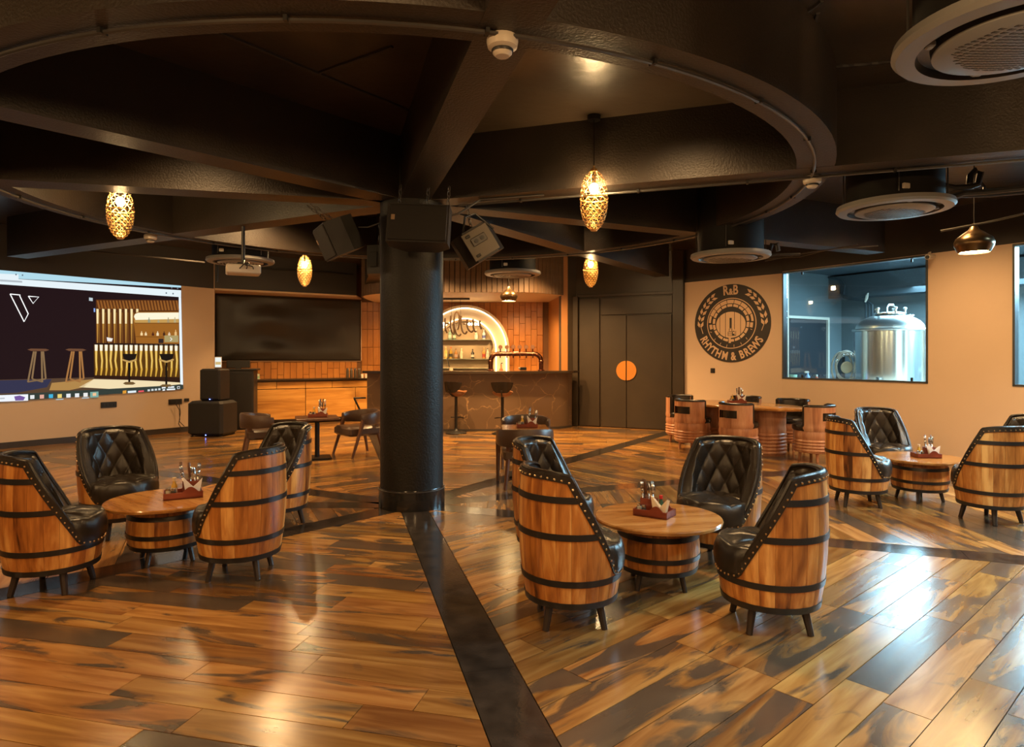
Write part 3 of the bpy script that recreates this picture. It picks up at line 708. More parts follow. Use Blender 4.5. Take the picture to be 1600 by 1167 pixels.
def ear(pts, tail, sgn):
    for k in range(len(pts) - 1):
        p, q = Vector(lp(*pts[k])), Vector(lp(*pts[k + 1])); d = (q - p).normalized(); n_ = Vector((-d.y, d.x))
        for s_ in (-1, 1):
            c = p + n_ * s_ * 19 * U; e_ = d * 66 * U + n_ * s_ * 20 * U; w_ = Vector((-e_.y, e_.x)).normalized() * 19 * U
            pg = [c - e_ * .35, c + e_ * .15 + w_, c + e_ * .85, c + e_ * .15 - w_]
            MB().prism([tuple(v_) for v_ in pg][::-1], .008, .011).build('grain_mark', logo_lt, logo)
    p, q = Vector((*lp(*pts[0]), .0085)), Vector((*lp(*tail), .0085)); MB().tube([p, q], .0065, 4).build('stalk_mark', logo_lt, logo)
ear([(130, 600), (135, 520), (160, 440), (200, 365), (245, 300), (300, 250), (355, 220)], (165, 705), 1)
ear([(955, 590), (950, 510), (920, 420), (885, 345), (835, 275), (780, 225), (720, 195)], (920, 685), -1)
def text_mesh(s_, size, bold=.0):
    cu = bpy.data.curves.new('t', 'FONT'); cu.body = s_; cu.size = size; cu.align_x = 'CENTER'; cu.offset = bold; cu.extrude = .002; cu.resolution_u = 3
    o = bpy.data.objects.new('t', cu); COL.objects.link(o); dg = bpy.context.evaluated_depsgraph_get()
    me = bpy.data.meshes.new_from_object(o.evaluated_get(dg)); bpy.data.objects.remove(o); bpy.data.curves.remove(cu); return me
def letter(ch, size, xy, ang, parent, mat, z=.010, name='letter', bold=.0065, sx=.8):
    o = link(name, text_mesh(ch, size, bold), mat, parent); o.location = (xy[0], xy[1], z); o.rotation_euler = (0, 0, ang); o.scale = (sx, 1, 1); return o
for ch, x, sz in (('R', 474, 165), ('&', 537, 105), ('B', 597, 165)):
    letter(ch, sz * U, lp(x, 222 if sz > 100 else 200), R(4 if x < 500 else 0), logo, logo_lt, sx=.72)
txt = 'RHYTHM & BREWS'
angs = [-152, -142.5, -133, -124.5, -114, -101.5, -92, -86, -80, -70.5, -60.5, -51.5, -41, -30]
for ch, a in zip(txt, angs):
    if ch == ' ': continue
    rr = 460 * U; letter(ch, 140 * U, (rr * math.cos(R(a)) * .985, rr * math.sin(R(a))), R(a + 90), logo, logo_lt, sx=.72)
# wall switch below the emblem
p = onplane(1114, 579, Wc, nLg); sw = thing('wall_switch', 'small black switch plate on the cream wall below the emblem', 'switch', p, math.atan2(lwd.y, lwd.x))
MB().bbox((0, -.008, 0), (.10, .016, .10), .004).build('plate', plas_b, sw); MB().bbox((0, -.02, 0), (.04, .01, .06), .003).build('rocker', plas_b, sw)

# ================================================================== PROJECTED PICTURE on the left wall
PN = nL; PP = La
scr = thing('projected_picture', 'projected computer screen showing a gold lit bar and two stools on the left wall', 'screen', (0, 0, 0))
SE = 1.0
EM = {}
def em(c, s=1.0):
    k = (*c, s)
    if k not in EM: EM[k] = emis('screen_colour', c, s * SE)
    return EM[k]
def sp(px, py, lay): return onplane(px / 5.187, 415 + py / 5.187, PP + PN * (.004 + .003 * lay), PN)
def sq(pts, c, lay, name, s=1.0):
    v = [sp(x, y, lay) for x, y in pts] ; v2 = [p - PN * .003 for p in v]; n = len(v)
    mb = MB(); mb.add(v + v2, [tuple(range(n)), tuple(range(2 * n - 1, n - 1, -1))] + [(i, n + i, n + (i + 1) % n, (i + 1) % n) for i in range(n)])
    return mb.build(name, em(c, s), scr)
def sline(pts, wd_, c, lay, name, s=1.0):
    return MB().tube([sp(x, y, lay) for x, y in pts], wd_ / 5.187 / F * 13, 4).build(name, em(c, s), scr)
sq([(-700, -36), (1468, 160), (1485, 985), (-700, 1140)], (.016, .007, .009), 0, 'picture_base')
sq([(-700, -36), (1468, 160), (1468, 178), (-700, 60)], (.45, .72, .84), 1, 'browser_tab_bar')
sq([(-700, 50), (1468, 200), (1468, 255), (1450, 254), (-700, 100)], (.80, .90, .95), 2, 'browser_address_bar')
sq([(-700, 28), (150, 72), (150, 118), (-700, 85)], (.80, .90, .95), 2, 'browser_tab')
sq([(0, 112), (180, 124), (180, 138), (0, 127)], (.45, .5, .55), 3, 'address_text')
for x, y in ((130, 72), (183, 77), (1392, 180), (1440, 184), (1348, 222), (1403, 227)): sq([(x - 5, y - 6), (x + 5, y - 6), (x + 5, y + 6), (x - 5, y + 6)], (.12, .16, .2), 4, 'browser_icon')
sq([(1449, 254), (1468, 256), (1484, 966), (1462, 962)], (.85, .93, .97), 2, 'scroll_bar')
# floor in the picture
sq([(-700, 930), (0, 925), (760, 905), (1460, 945), (1460, 962), (760, 1030), (0, 1050), (-700, 1085)], (.10, .055, .03), 1, 'picture_floor')
sq([(-700, 945), (0, 930), (420, 920), (380, 985), (140, 1030), (-700, 1070)], (.035, .035, .075), 2, 'picture_floor_shade')
sq([(760, 920), (1200, 930), (1460, 948), (1460, 962), (1000, 1005), (640, 985)], (1, .82, .5), 2, 'picture_floor_light', .9)
sq([(420, 950), (760, 920), (680, 985), (560, 1010), (400, 1010)], (.55, .30, .09), 2, 'picture_floor_glow', .8)
# gold bar wall
sq([(778, 275), (1448, 280), (1452, 650), (778, 640)], (.10, .03, .008), 1, 'picture_wall')
rs = random.Random(11)
for i in range(26):
    x = 785 + i * 25.6
    y1 = 350 if x < 1090 else 362
    sq([(x, 283), (x + 12, 283), (x + 30, y1), (x + 14, y1)], (.42, .15, .03), 2, 'picture_slat_top', .7)
for i in range(8):
    x = 782 + i * 46; sq([(x, 350), (x + 18, 352), (x + 16, 470), (x + 2, 470)], (1, .80, .42), 3, 'picture_slat', 1.0); sq([(x + 2, 470), (x + 16, 470), (x + 12, 628), (x + 6, 628)], (.55, .27, .05), 3, 'picture_slat', .9)
    sq([(x + 20, 380), (x + 28, 380), (x + 26, 628), (x + 22, 628)], (.30, .12, .02), 3, 'picture_slat', .8)
sq([(1080, 420), (1090, 392), (1115, 375), (1450, 372), (1452, 640), (1105, 630)], (.38, .14, .02), 4, 'picture_niche', .9)
sq([(1086, 412), (1096, 392), (1118, 382), (1450, 380), (1450, 432), (1098, 440)], (1, .93, .70), 5, 'picture_niche_light')
sq([(1088, 440), (1450, 432), (1450, 462), (1094, 464)], (.62, .36, .10), 5, 'picture_niche_light', .9)
sq([(1092, 463), (1450, 463), (1450, 470), (1093, 470)], (.2, .07, .01), 6, 'picture_shelf'); sq([(1100, 572), (1450, 578), (1450, 584), (1101, 578)], (.2, .07, .01), 6, 'picture_shelf')
for x, y, h_, c in ((1208, 462, 42, (.3, .3, .2)), (1285, 462, 26, (.4, .35, .2)), (1364, 462, 42, (.4, .3, .15)), (1418, 462, 44, (.5, .4, .2)), (1148, 566, 34, (.95, .7, .35)), (1182, 566, 30, (.9, .7, .4)), (1240, 568, 32, (.08, .02, .01)), (1278, 568, 36, (.9, .75, .5)), (1330, 568, 36, (.06, .02, .01)), (1372, 566, 28, (.8, .6, .4)), (1424, 566, 46, (.8, .5, .2))):
    sq([(x - 9, y), (x + 9, y), (x + 9, y - h_ * .55), (x + 3, y - h_ * .7), (x + 3, y - h_), (x - 3, y - h_), (x - 3, y - h_ * .7), (x - 9, y - h_ * .55)], c, 7, 'picture_bottle')
sq([(1333, 566), (1445, 566), (1445, 620), (1333, 620)], (.42, .33, .14), 8, 'next_button')
sline([(1380, 583), (1394, 596), (1380, 609)], 3, (1, 1, 1), 9, 'next_arrow')
sq([(1285, 592), (1325, 592), (1325, 628), (1285, 628)], (.03, .02, .02), 8, 'picture_machine'); sq([(865, 580), (915, 590), (905, 615), (870, 612)], (.9, .85, .8), 8, 'picture_plant')
sq([(755, 626), (1455, 634), (1455, 650), (755, 640)], (.02, .008, .006), 6, 'picture_counter')
sq([(760, 640), (1454, 650), (1456, 905), (764, 888)], (.10, .04, .006), 5, 'picture_bar_front')
for i in range(17):
    x = 768 + i * 40.5; dx = 8 * math.sin(i * 1.3)
    sq([(x, 640), (x + 24, 641), (x + 22, 690), (x + 2, 690)], (1, .93, .72), 6, 'picture_bar_slat')
    pts = [(x + 2, 690), (x + 22, 690), (x + 20 + dx, 770), (x + 24, 840), (x + 12, 900), (x + 4, 900), (x + 8, 840), (x + 4 + dx, 770)]
    sq(pts, (.78, .44, .06), 6, 'picture_bar_slat', .9)
    sq([(x + 8, 690), (x + 15, 690), (x + 14 + dx, 770), (x + 15, 830), (x + 11, 830), (x + 8 + dx, 770)], (1, .72, .22), 7, 'picture_slat_shine', .9)
sq([(764, 888), (1456, 905), (1458, 945), (764, 912)], (.03, .011, .006), 7, 'picture_plinth')
for cx_, by in ((1048, 955), (1348, 975)):
    sq([(cx_ - 56, 715), (cx_ + 62, 715), (cx_ + 50, 755), (cx_ + 5, 778), (cx_ - 40, 758)], (.012, .008, .006), 8, 'picture_stool_seat')
    sq([(cx_ - 60, 755), (cx_, 772), (cx_ + 62, 755), (cx_ + 60, 768), (cx_, 788), (cx_ - 58, 768)], (.55, .33, .10), 9, 'picture_stool_rim')
    sq([(cx_ - 8, 785), (cx_ + 8, 785), (cx_ + 8, by - 8), (cx_ - 8, by - 8)], (.01, .006, .005), 9, 'picture_stool_pole')
    sq([(cx_ - 52 + 0, by), (cx_ - 30, by - 13), (cx_ + 30, by - 13), (cx_ + 52, by), (cx_ + 30, by + 10), (cx_ - 30, by + 10)], (.16, .09, .03), 10, 'picture_stool_base')
for x0, w_ in ((222, 178), (530, 170)):
    sq([(x0, 680), (x0 + 30, 672), (x0 + w_ - 30, 674), (x0 + w_, 683), (x0 + w_ - 30, 693), (x0 + 30, 691)], (.16, .07, .035), 3, 'picture_stool_top')
    c = (.45, .20, .06) if x0 > 300 else (.28, .17, .08)
    for (a, b) in (((x0 + 52, 695), (x0 + 4, 945)), ((x0 + 68, 695), (x0 + 38, 915)), ((x0 + 115, 695), (x0 + 120, 945)), ((x0 + 128, 695), (x0 + 148, 915))): sline([a, b], 7, c, 3, 'picture_stool_leg', .9)
    sline([(x0 + 38, 918), (x0 + 120, 942)], 5, c, 3, 'picture_stool_stretcher', .8); sline([(x0 + 4, 942), (x0 + 148, 918)], 5, c, 3, 'picture_stool_stretcher', .8)
W_ = (1, 1, 1)
sline([(82, 230), (165, 238), (160, 245), (229, 390), (196, 455), (82, 230)], 3.4, W_, 4, 'letter_mark', 1.1)
sline([(230, 248), (314, 254), (268, 306), (230, 248)], 3.4, W_, 4, 'letter_mark', 1.1)
sq([(722, 258), (752, 262), (752, 288), (722, 284)], (.5, .6, .65), 4, 'picture_icon'); sq([(760, 345), (772, 346), (772, 376), (760, 375)], (.25, .4, .8), 4, 'picture_tab')
# task bar
sq([(-700, 1072), (0, 1048), (1485, 965), (1486, 1000), (0, 1104), (-700, 1150)], (.035, .048, .040), 8, 'task_bar')
sq([(-700, 1078), (0, 1050), (228, 1042), (228, 1094), (0, 1103), (-700, 1138)], (.88, .92, .98), 9, 'search_box'); sq([(115, 1060), (160, 1052), (205, 1066), (190, 1092), (125, 1094)], (.18, .10, .35), 10, 'search_art')
sq([(0, 1072), (38, 1070), (38, 1080), (0, 1082)], (.5, .52, .56), 10, 'search_text')
for x, y, c in ((262, 1065, (.9, .92, .92)), (340, 1062, (.85, .45, .35)), (413, 1058, (.06, .5, .8)), (484, 1057, (.95, .72, .2)), (555, 1054, (.9, .93, .96)), (625, 1051, (.92, .94, .96)), (694, 1047, (.95, .95, .93))):
    sq([(x - 17, y - 15), (x + 17, y - 17), (x + 17, y + 14), (x - 17, y + 16)], c, 10, 'task_icon', .9)
sq([(731, 1024), (798, 1020), (799, 1066), (732, 1070)], (.20, .40, .35), 9, 'active_task'); sq([(752, 1032), (780, 1030), (780, 1054), (752, 1056)], (.9, .55, .3), 10, 'task_icon')
sq([(455, 1083), (515, 1079), (515, 1084), (455, 1088)], (.5, .75, .9), 10, 'task_line'); sq([(665, 1071), (722, 1068), (722, 1073), (665, 1076)], (.5, .75, .9), 10, 'task_line')
sq([(995, 1014), (1024, 1010), (1024, 1034), (995, 1038)], (.75, .33, .04), 10, 'stock_icon')
sq([(1036, 1016), (1104, 1011), (1104, 1028), (1036, 1033)], (.75, .85, .9), 10, 'stock_text'); sq([(1122, 1014), (1166, 1010), (1166, 1022), (1122, 1026)], (.85, .10, .12), 10, 'stock_change')
for x, y in ((1206, 1010), (1236, 1006), (1264, 1004), (1292, 1001)): sq([(x - 9, y - 7), (x + 9, y - 8), (x + 9, y + 8), (x - 9, y + 9)], (.8, .85, .85), 10, 'tray_icon', .8)
for x0, x1, y in ((1312, 1342, 990), (1318, 1338, 1008), (1362, 1412, 985), (1352, 1420, 1003)): sq([(x0, y - 5), (x1, y - 8), (x1, y + 4), (x0, y + 7)], (.85, .9, .92), 10, 'clock_text')
sline([(1438, 980), (1456, 978), (1456, 996), (1438, 998), (1438, 980)], 2.4, (.9, .9, .9), 11, 'notification_mark')

def wplate(name, x0, y0, x1, y1, label, cat, th=.02, mat=None, holes=0):
    a, b = onplane(x0, y0, PP, PN), onplane(x1, y1, PP, PN); c = (a + b) / 2; L = Vector((b.x - a.x, b.y - a.y, 0)).length
    t = thing(name, label, cat, c + PN * .001, math.atan2(ld.y, ld.x))
    MB().bbox((0, -th / 2, 0), (L, th, abs(a.z - b.z)), .005).build('plate', mat or plas_b, t)
    for k in range(holes): MB().bbox((-L * .35 + k * L * .7 / max(1, holes - 1), -th - .004, 0), (.05, .008, .05), .003).build('socket', plas_b, t)
    return t
wplate('wall_socket', 157, 628.5, 182, 636, 'long black socket plate alone under the projected picture', 'socket', holes=4)
wplate('wall_socket', 263, 624, 284, 631, 'black socket plate with cables plugged in, left of the subwoofer', 'socket', holes=3)
wplate('wall_socket', 287.5, 622.5, 295, 627, 'small black socket just above the subwoofer', 'socket', holes=1)
for k, (pts) in enumerate((((274, 630), (280, 640), (281, 655), (279, 662), (285, 671)), ((280, 630), (282, 645), (280, 658), (288, 666)))):
    tag(MB().tube([onplane(x, y, PP + PN * .06, PN) for x, y in pts], .008, 6).build('power_cable', plas_b, None, True), 'black cable hanging from the wall socket, %s one' % ('looser' if k == 0 else 'tighter'), 'cable')

# ================================================================== BACK COUNTER, TARP, BAR
# black fascia above the back counter with a cream soffit
fa, fb = La + Vector((.03, 0, 0)), Vector((-3.8, 16.12, 0))
fdn = (fb - fa).normalized(); fn = Vector((-fdn.y, fdn.x, 0))
fas = struct(wallseg(MB(), fa, fb, 3.08, ZS, .12, 1).build('trim_1', black_wall))
q = [fa, fb, T1 - Vector((0, .02, 0)), T0 + Vector((.15, .1, 0))]
struct(MB().prism([(p.x, p.y) for p in q], 3.04, 3.08).build('trim_2', cream_dark))
for px in (370, 440): 
    p = zat(px, 453 + (px - 370) * .05, 3.0405); tag(MB().lathe([(.001, -.004), (.03, -.004), (.035, 0)], 14, Matrix.Translation(p)).build('recessed_spot', plas_w, None, True), 'tiny recessed spotlight in the cream soffit, %s one' % ('left' if px < 400 else 'right'), 'spotlight')
tag(MB().tube([onplane(x, y, fa - fn * .022, fn) for x, y in ((400, 419), (480, 423), (552, 429))], .022, 6).build('pipe', metal_dk, None, True), 'dark pipe high up above the black tarpaulin', 'pipe')
# tarp (hung on a pale frame)
tn = (T1 - T0).normalized(); tnn = Vector((tn.y, -tn.x, 0))
def tw(x, y, off): return onplane(x, y, T0 + tnn * off, tnn)
tp = thing('tarpaulin', 'black tarpaulin stretched across the wall above the back counter', 'tarpaulin', (0, 0, 0))
TL, BL, BR, TR = tw(336, 459, .06), tw(336, 563.5, .06), tw(564, 563.5, .06), tw(564, 470, .06)
vs_ = []; fs_ = []; nx, nz = 60, 28; rt = random.Random(2)
for j in range(nz + 1):
    for i in range(nx + 1):
        u_, v_ = i / nx, j / nz
        p = (TL * (1 - u_) + TR * u_) * (1 - v_) + (BL * (1 - u_) + BR * u_) * v_
        sag = sum(A * math.exp(-((u_ - cu) / wu) ** 2) * math.cos(9 * (v_ - .35 - 1.6 * (u_ - cu) ** 2 * 3) * fr) for A, cu, wu, fr in ((.045, .33, .12, 1.3), (.036, .47, .14, 1), (.022, .72, .2, .8), (.012, .14, .1, 1.2)))
        edge = min(1, 8 * min(u_, 1 - u_, v_, 1 - v_)); vs_.append(p + tnn * (sag * edge + .05 * edge))
for j in range(nz):
    for i in range(nx): k = j * (nx + 1) + i; fs_.append((k, k + 1, k + nx + 2, k + nx + 1))
me = bpy.data.meshes.new('sheet'); me.from_pydata([tuple(v) for v in vs_], [], [f[::-1] for f in fs_]); me.update(); me.polygons.foreach_set('use_smooth', [True] * len(me.polygons))
sh = link('sheet', me, tarp_m, tp); sm = sh.modifiers.new('thick', 'SOLIDIFY'); sm.thickness = .008; sm.offset = -1
for a, b in ((BL, BR), (TR, BR)):
    MB().tube([a - tnn * .03, b - tnn * .03], .028, 4).build('frame_rail', cream_dark, tp)
# back counter
ca, cb = Vector((-6.02, 14.95, 0)), Vector((-3.42, 16.42, 0)); cd_ = (cb - ca).normalized(); cn = Vector((-cd_.y, cd_.x, 0)); CL = (cb - ca).length
bc = thing('back_counter', 'amber wood back counter with glowing plinth under the tarpaulin', 'counter', (ca.x, ca.y, 0), math.atan2(cd_.y, cd_.x))
MB().box((CL / 2, .32, .55), (CL, .52, .94)).build('carcass', darkwood, bc)
MB().bbox((CL / 2, .29, 1.04), (CL + .02, .64, .045), .008).build('worktop', ctop_m, bc)
pw = CL / 3
for i, (x0, x1) in enumerate(((0, CL * .44), (CL * .44, CL * .84), (CL * .84, CL))):
    MB().bbox(((x0 + x1) / 2, .045, .47), (x1 - x0 - .012, .02, .70), .004).build('door_panel', cab_m, bc)
for i, (x0, x1) in enumerate(((0, CL * .22), (CL * .22, CL * .44), (CL * .44, CL * .65), (CL * .65, CL))):
    MB().bbox(((x0 + x1) / 2, .045, .915), (x1 - x0 - .01, .02, .16), .004).build('drawer_front', cab_m, bc)
MB().box((CL / 2, .09, .10), (CL, .02, .02)).build('led_strip', emis('plinth_led', (1, .62, .20), 55), bc)
# black server box left of the counter
bx0 = fl(338, 671.5); 
bxo = thing('service_box', 'tall black service cabinet beside the back counter', 'cabinet', (bx0.x + .36, 14.55, 0), R(12))
MB().bbox((0, 0, .64), (.72, .5, 1.28), .01).build('body', plas_b, bxo); MB().bbox((.02, 0, 1.30), (.80, .54, .035), .008).build('top_slab', plas_b, bxo)
MB().bbox((0, -.252, .62), (.66, .008, 1.16), .003).build('front_panel', spk_m, bxo)
mn = thing('monitor', 'dark monitor seen from behind on the black service cabinet', 'monitor', (bx0.x + .33, 14.62, 1.3185), R(8))
MB().bbox((0, 0, .1), (.5, .04, .17), .01).build('panel', plas_b, mn); MB().box((0, .02, .02), (.1, .1, .04)).build('foot', plas_b, mn)
p = at(341, 566, 14.28); tb = thing('tablet', 'small bright tablet screen at the end of the cream wall', 'tablet', p, R(10))
MB().bbox((0, 0, 0), (.145, .015, .24), .006).build('case', plas_w, tb); MB().box((0, -.009, .0), (.125, .004, .21)).build('display', em((.85, .9, .85), 1.0), tb); MB().box((0, -.012, -.02), (.11, .003, .06)).build('picture', em((.7, .5, .2), .9), tb)
MB().box((0, .05, -.06), (.03, .1, .03)).build('bracket', plas_b, tb)
# bottles/jars on the back counter
jar_m = plain('dark_jar_glass', (.06, .045, .03), .12)
for i, x in enumerate((543, 549, 555, 561)):
    p = at(x, 590, 15.9 + i * .05); t = thing('jar', 'dark lidded jar on the back counter, %s of four' % ('first', 'second', 'third', 'last')[i], 'jar', (p.x, p.y, 1.063), 0, 'jars on the back counter')
    MB().lathe([(.035, 0), (.037, .02), (.037, .17), (.028, .20)], 14).build('jar_body', jar_m, t, True); MB().lathe([(.031, .20), (.031, .235), (.001, .237)], 14).build('lid', stainless, t, True)
p = at(566, 590, 16.0); t = thing('cup_stack', 'white paper cups next to the jars on the back counter', 'cups', (p.x, p.y, 1.063)); MB().lathe([(.03, 0), (.036, .10), (.034, .10), (.028, .01)], 14).build('cup', plas_w, t, True); MB().lathe([(.03, 0), (.036, .10)], 14, Matrix.Translation((.09, .02, 0))).build('cup', plas_w, t, True)
p = at(401, 590, 15.35); t = thing('card_stand', 'small green and white card stand on the back counter', 'card stand', (p.x, p.y, 1.063), R(28)); MB().bbox((0, 0, .06), (.13, .03, .11), .004).build('card', plain('mint_card', (.25, .45, .3), .5), t); MB().bbox((0, -.017, .085), (.11, .004, .04), .001).build('card_label', plas_w, t); MB().box((0, 0, .005), (.15, .06, .01)).build('foot', plas_w, t)
# folded trolley legs beside the bar end
p = at(562, 640, 15.2); t = thing('folding_stand', 'dark folding stand leaning between the counter and the bar', 'stand', (p.x, p.y, 0), R(20))
MB().tube([(-.12, 0, .62), (.16, 0, 0.02)], .022, 8).build('leg', metal_dk, t, True); MB().tube([(-.14, 0, .63), (.14, 0, .63)], .022, 8).build('rail', metal_dk, t, True)

# ---- the bar
def smooth_path(pts, n):
    P = [Vector((*p, 0)) for p in pts]; P = [2 * P[0] - P[1]] + P + [2 * P[-1] - P[-2]]; out = []
    for i in range(1, len(P) - 2):
        for k in range(n):
            t = k / n; a, b, c, d = P[i - 1:i + 3]
            out.append(.5 * ((2 * b) + (c - a) * t + (2 * a - 5 * b + 4 * c - d) * t * t + (3 * b - a - 3 * c + d) * t ** 3))
    out.append(P[-2]); return out
BZ = 1.274
bpth = smooth_path([(-3.19, 14.5), (-2.2, 14.08), (-1.0, 13.95), (.1, 14.08), (.80, 14.36), (1.18, 14.60), (1.35, 14.86)], 10)
def offs(path, d):
    out = []
    for i, p in enumerate(path):
        t = path[min(i + 1, len(path) - 1)] - path[max(i - 1, 0)]; t.normalize(); out.append(p + Vector((t.y, -t.x, 0)) * d)
    return out
bar = thing('bar_counter', 'long curved bar with brown veined marble front behind the column', 'bar', (0, 0, 0))
inn = offs(bpth, -.5)
MB().prism([(p.x, p.y) for p in bpth] + [(p.x, p.y) for p in inn[::-1]], .0, BZ - .05).build('marble_front', marble_m, bar, True, 25)
out_ = offs(bpth, .17); MB().prism([(p.x, p.y) for p in out_] + [(p.x, p.y) for p in offs(bpth, -.55)[::-1]], BZ - .05, BZ).build('bar_top', ctop_m, bar)
kp = offs(bpth, .008); ki = offs(bpth, -.02)
MB().prism([(p.x, p.y) for p in kp] + [(p.x, p.y) for p in ki[::-1]], .0, .05).build('kick_strip', base_m, bar)
# bulkhead over the bar: vertical wooden slats
bkp = smooth_path([(-3.55, 15.9), (-3.42, 15.1), (-2.9, 14.5), (-1.9, 14.2), (-.9, 14.25), (.2, 14.2), (.75, 14.5), (1.18, 14.93)], 24)
bulk = thing('bar_bulkhead', 'curved wood-slatted bulkhead hanging above the bar', 'bulkhead', (0, 0, 0))
MB().prism([(p.x, p.y) for p in offs(bkp, -.03)] + [(T2.x + .1, T2.y - .03), (T1.x + .35, T1.y - .06)], 2.97, 3.02).build('soffit', plain('cream_bar_soffit', (.66, .47, .27), .6), bulk)
MB().prism([(p.x, p.y) for p in offs(bkp, -.02)] + [(p.x, p.y) for p in offs(bkp, -.1)[::-1]], 2.98, ZS - .01).build('backing', darkwood, bulk)
acc = 0; last = bkp[0]; stp = .115; tot = [0]
for i in range(1, len(bkp)): tot.append(tot[-1] + (bkp[i] - bkp[i - 1]).length)
s_ = .06
sme = MB().bbox((0, 0, 0), (stp - .012, .026, ZS - 2.97), .005).mesh('slat'); sme.materials.append(slat_m)
while s_ < tot[-1]:
    i = next(k for k in range(1, len(tot)) if tot[k] >= s_); t = (s_ - tot[i - 1]) / (tot[i] - tot[i - 1]); p = bkp[i - 1].lerp(bkp[i], t); d = (bkp[i] - bkp[i - 1])
    o = link('slat', sme, None, bulk); o.location = (p.x, p.y, (2.965 + ZS) / 2); o.rotation_euler = (0, 0, math.atan2(d.y, d.x)); s_ += stp
# back-bar arch
ar = thing('back_bar_arch', 'illuminated cream arch niche with glass shelves behind the bar', 'niche', (AXC.x, AXC.y, 0))
def arch_pts(r, n=40, zb=1.05):
    return [(r, zb)] + [(r * math.cos(math.pi * k / n), AZ + r * math.sin(math.pi * k / n)) for k in range(n + 1)] + [(-r, zb)]
def arch_band(r0, r1, y0, y1, mat, name):
    a, b = arch_pts(r0), arch_pts(r1); n = len(a); mb = MB(); vs = []
    for (p, q) in zip(a, b): vs += [(p[0], y0, p[1]), (q[0], y0, q[1]), (q[0], y1, q[1]), (p[0], y1, p[1])]
    fs = []
    for i in range(n - 1):
        for k in range(4): fs.append((i * 4 + k, (i + 1) * 4 + k, (i + 1) * 4 + (k + 1) % 4, i * 4 + (k + 1) % 4))
    fs += [(3, 2, 1, 0), tuple((n - 1) * 4 + k for k in range(4))]
    return mb.add(vs, fs).build(name, mat, ar, False)
crm = plain('arch_cream', (.62, .50, .36), .5)
arch_band(ARO - .06, ARO, -.17, .0, crm, 'outer_moulding')
arch_band(ARI + .05, ARO - .06, -.10, -.02, crm, 'arch_face')
arch_band(ARI, ARI + .05, -.15, .0, crm, 'inner_moulding')
MB().tube([(p[0] * .0 + p[0], -.13, p[1]) for p in arch_pts(ARO - .075)], .011, 6).build('led_strip', led_m, ar, True)
MB().tube([(p[0], -.13, p[1]) for p in arch_pts(ARI + .065)], .012, 6).build('led_strip', led_m, ar, True)
pg = arch_pts(ARI + .01); mb = MB(); n = len(pg); mb.add([(x, -.03, z) for x, z in pg] + [(x, -.01, z) for x, z in pg], [tuple(range(n)), tuple(range(2 * n - 1, n - 1, -1))]); mb.build('back_panel', plain('niche_back', (.42, .33, .21), .35), ar)
shm = plain('shelf_glass', (.20, .22, .17), .08)
for z in (2.02, 1.535, 1.30):
    hw = ARI - .01 if z < AZ else math.sqrt(max(.01, (ARI - .01) ** 2 - (z - AZ) ** 2)); MB().bbox((0, -.13, z - .015), (2 * hw, .2, .022), .003).build('shelf', shm, ar)
MB().bbox((0, -.25, 1.03), (3.4, .5, .05), .01).build('back_worktop', ctop_m, ar); MB().box((0, -.25, .505), (3.3, .46, 1.0)).build('back_cabinet', darkwood, ar)
# bottles in the niche
def bottle(x, z, h, r, c, cap, lab, label, lc=None):
    t = thing('bottle', label, 'bottle', (AXC.x + x, AXC.y - .14, z), 0, 'bottles in the back-bar arch')
    gm = plain('bottle_glass', c, .12); MB().lathe([(r * .95, 0), (r, .01), (r, h * .55), (r * .85, h * .64), (r * .34, h * .74), (r * .32, h * .93), (r * .38, h * .94)], 14).build('bottle_body', gm, t, True)
    MB().lathe([(r * .40, h * .92), (r * .40, h), (.001, h)], 10).build('cap', plain('cap', cap, .4), t, True)
    MB().lathe([(r + .001, h * .15), (r + .001, h * .42)], 14, None, False).build('paper_label', plain('bottle_label', lab, .6), t, True)
DP = 16.69
for i, (x, h, c, cap, lab, ds) in enumerate(((696.5, .30, (.75, .55, .18), (.8, .7, .5), (.75, .6, .3), 'pale amber bottle on the lower shelf next to the column'), (704.5, .29, (.45, .30, .06), (.8, .12, .04), (.05, .05, .04), 'bottle with an orange cap and black label on the lower shelf'),
        (712.5, .25, (.40, .20, .06), (.1, .05, .03), (.55, .4, .3), 'squat brown bottle with dark cap on the lower shelf'), (721, .26, (.85, .72, .5), (.85, .75, .6), (.8, .7, .5), 'clear square-looking bottle with cream label on the lower shelf'),
        (738.5, .24, (.02, .02, .02), (.03, .03, .03), (.6, .55, .45), 'black bottle standing alone on the lower shelf'), (756, .28, (.6, .28, .08), (.8, .6, .3), (.35, .05, .03), 'amber bottle with dark red label on the lower shelf'),
        (762, .26, (.5, .5, .42), (.05, .05, .05), (.6, .6, .5), 'clear bottle with black cap on the lower shelf'), (770, .30, (.3, .2, .08), (.15, .05, .02), (.5, .4, .2), 'dark amber bottle at the right end of the lower shelf'))):
    bottle(at(x, 0, DP).x - AXC.x, 1.5325, h, .042, c, cap, lab, ds)
for x, h, c, cap, lab, ds in ((703, .27, (.3, .5, .42), (.8, .8, .7), (.6, .7, .6), 'pale green bottle on the upper shelf near the column'), (710, .24, (.12, .2, .14), (.7, .6, .4), (.7, .65, .5), 'dark green bottle on the upper shelf'), (744, .26, (.7, .7, .6), (.8, .7, .5), (.8, .8, .75), 'clear bottle behind the glowing sign lamps on the upper shelf'), (756, .25, (.7, .75, .8), (.85, .85, .85), (.12, .16, .45), 'clear bottle with blue label on the upper shelf')):
    bottle(at(x, 0, DP).x - AXC.x, 2.0175, h, .042, c, cap, lab, ds)
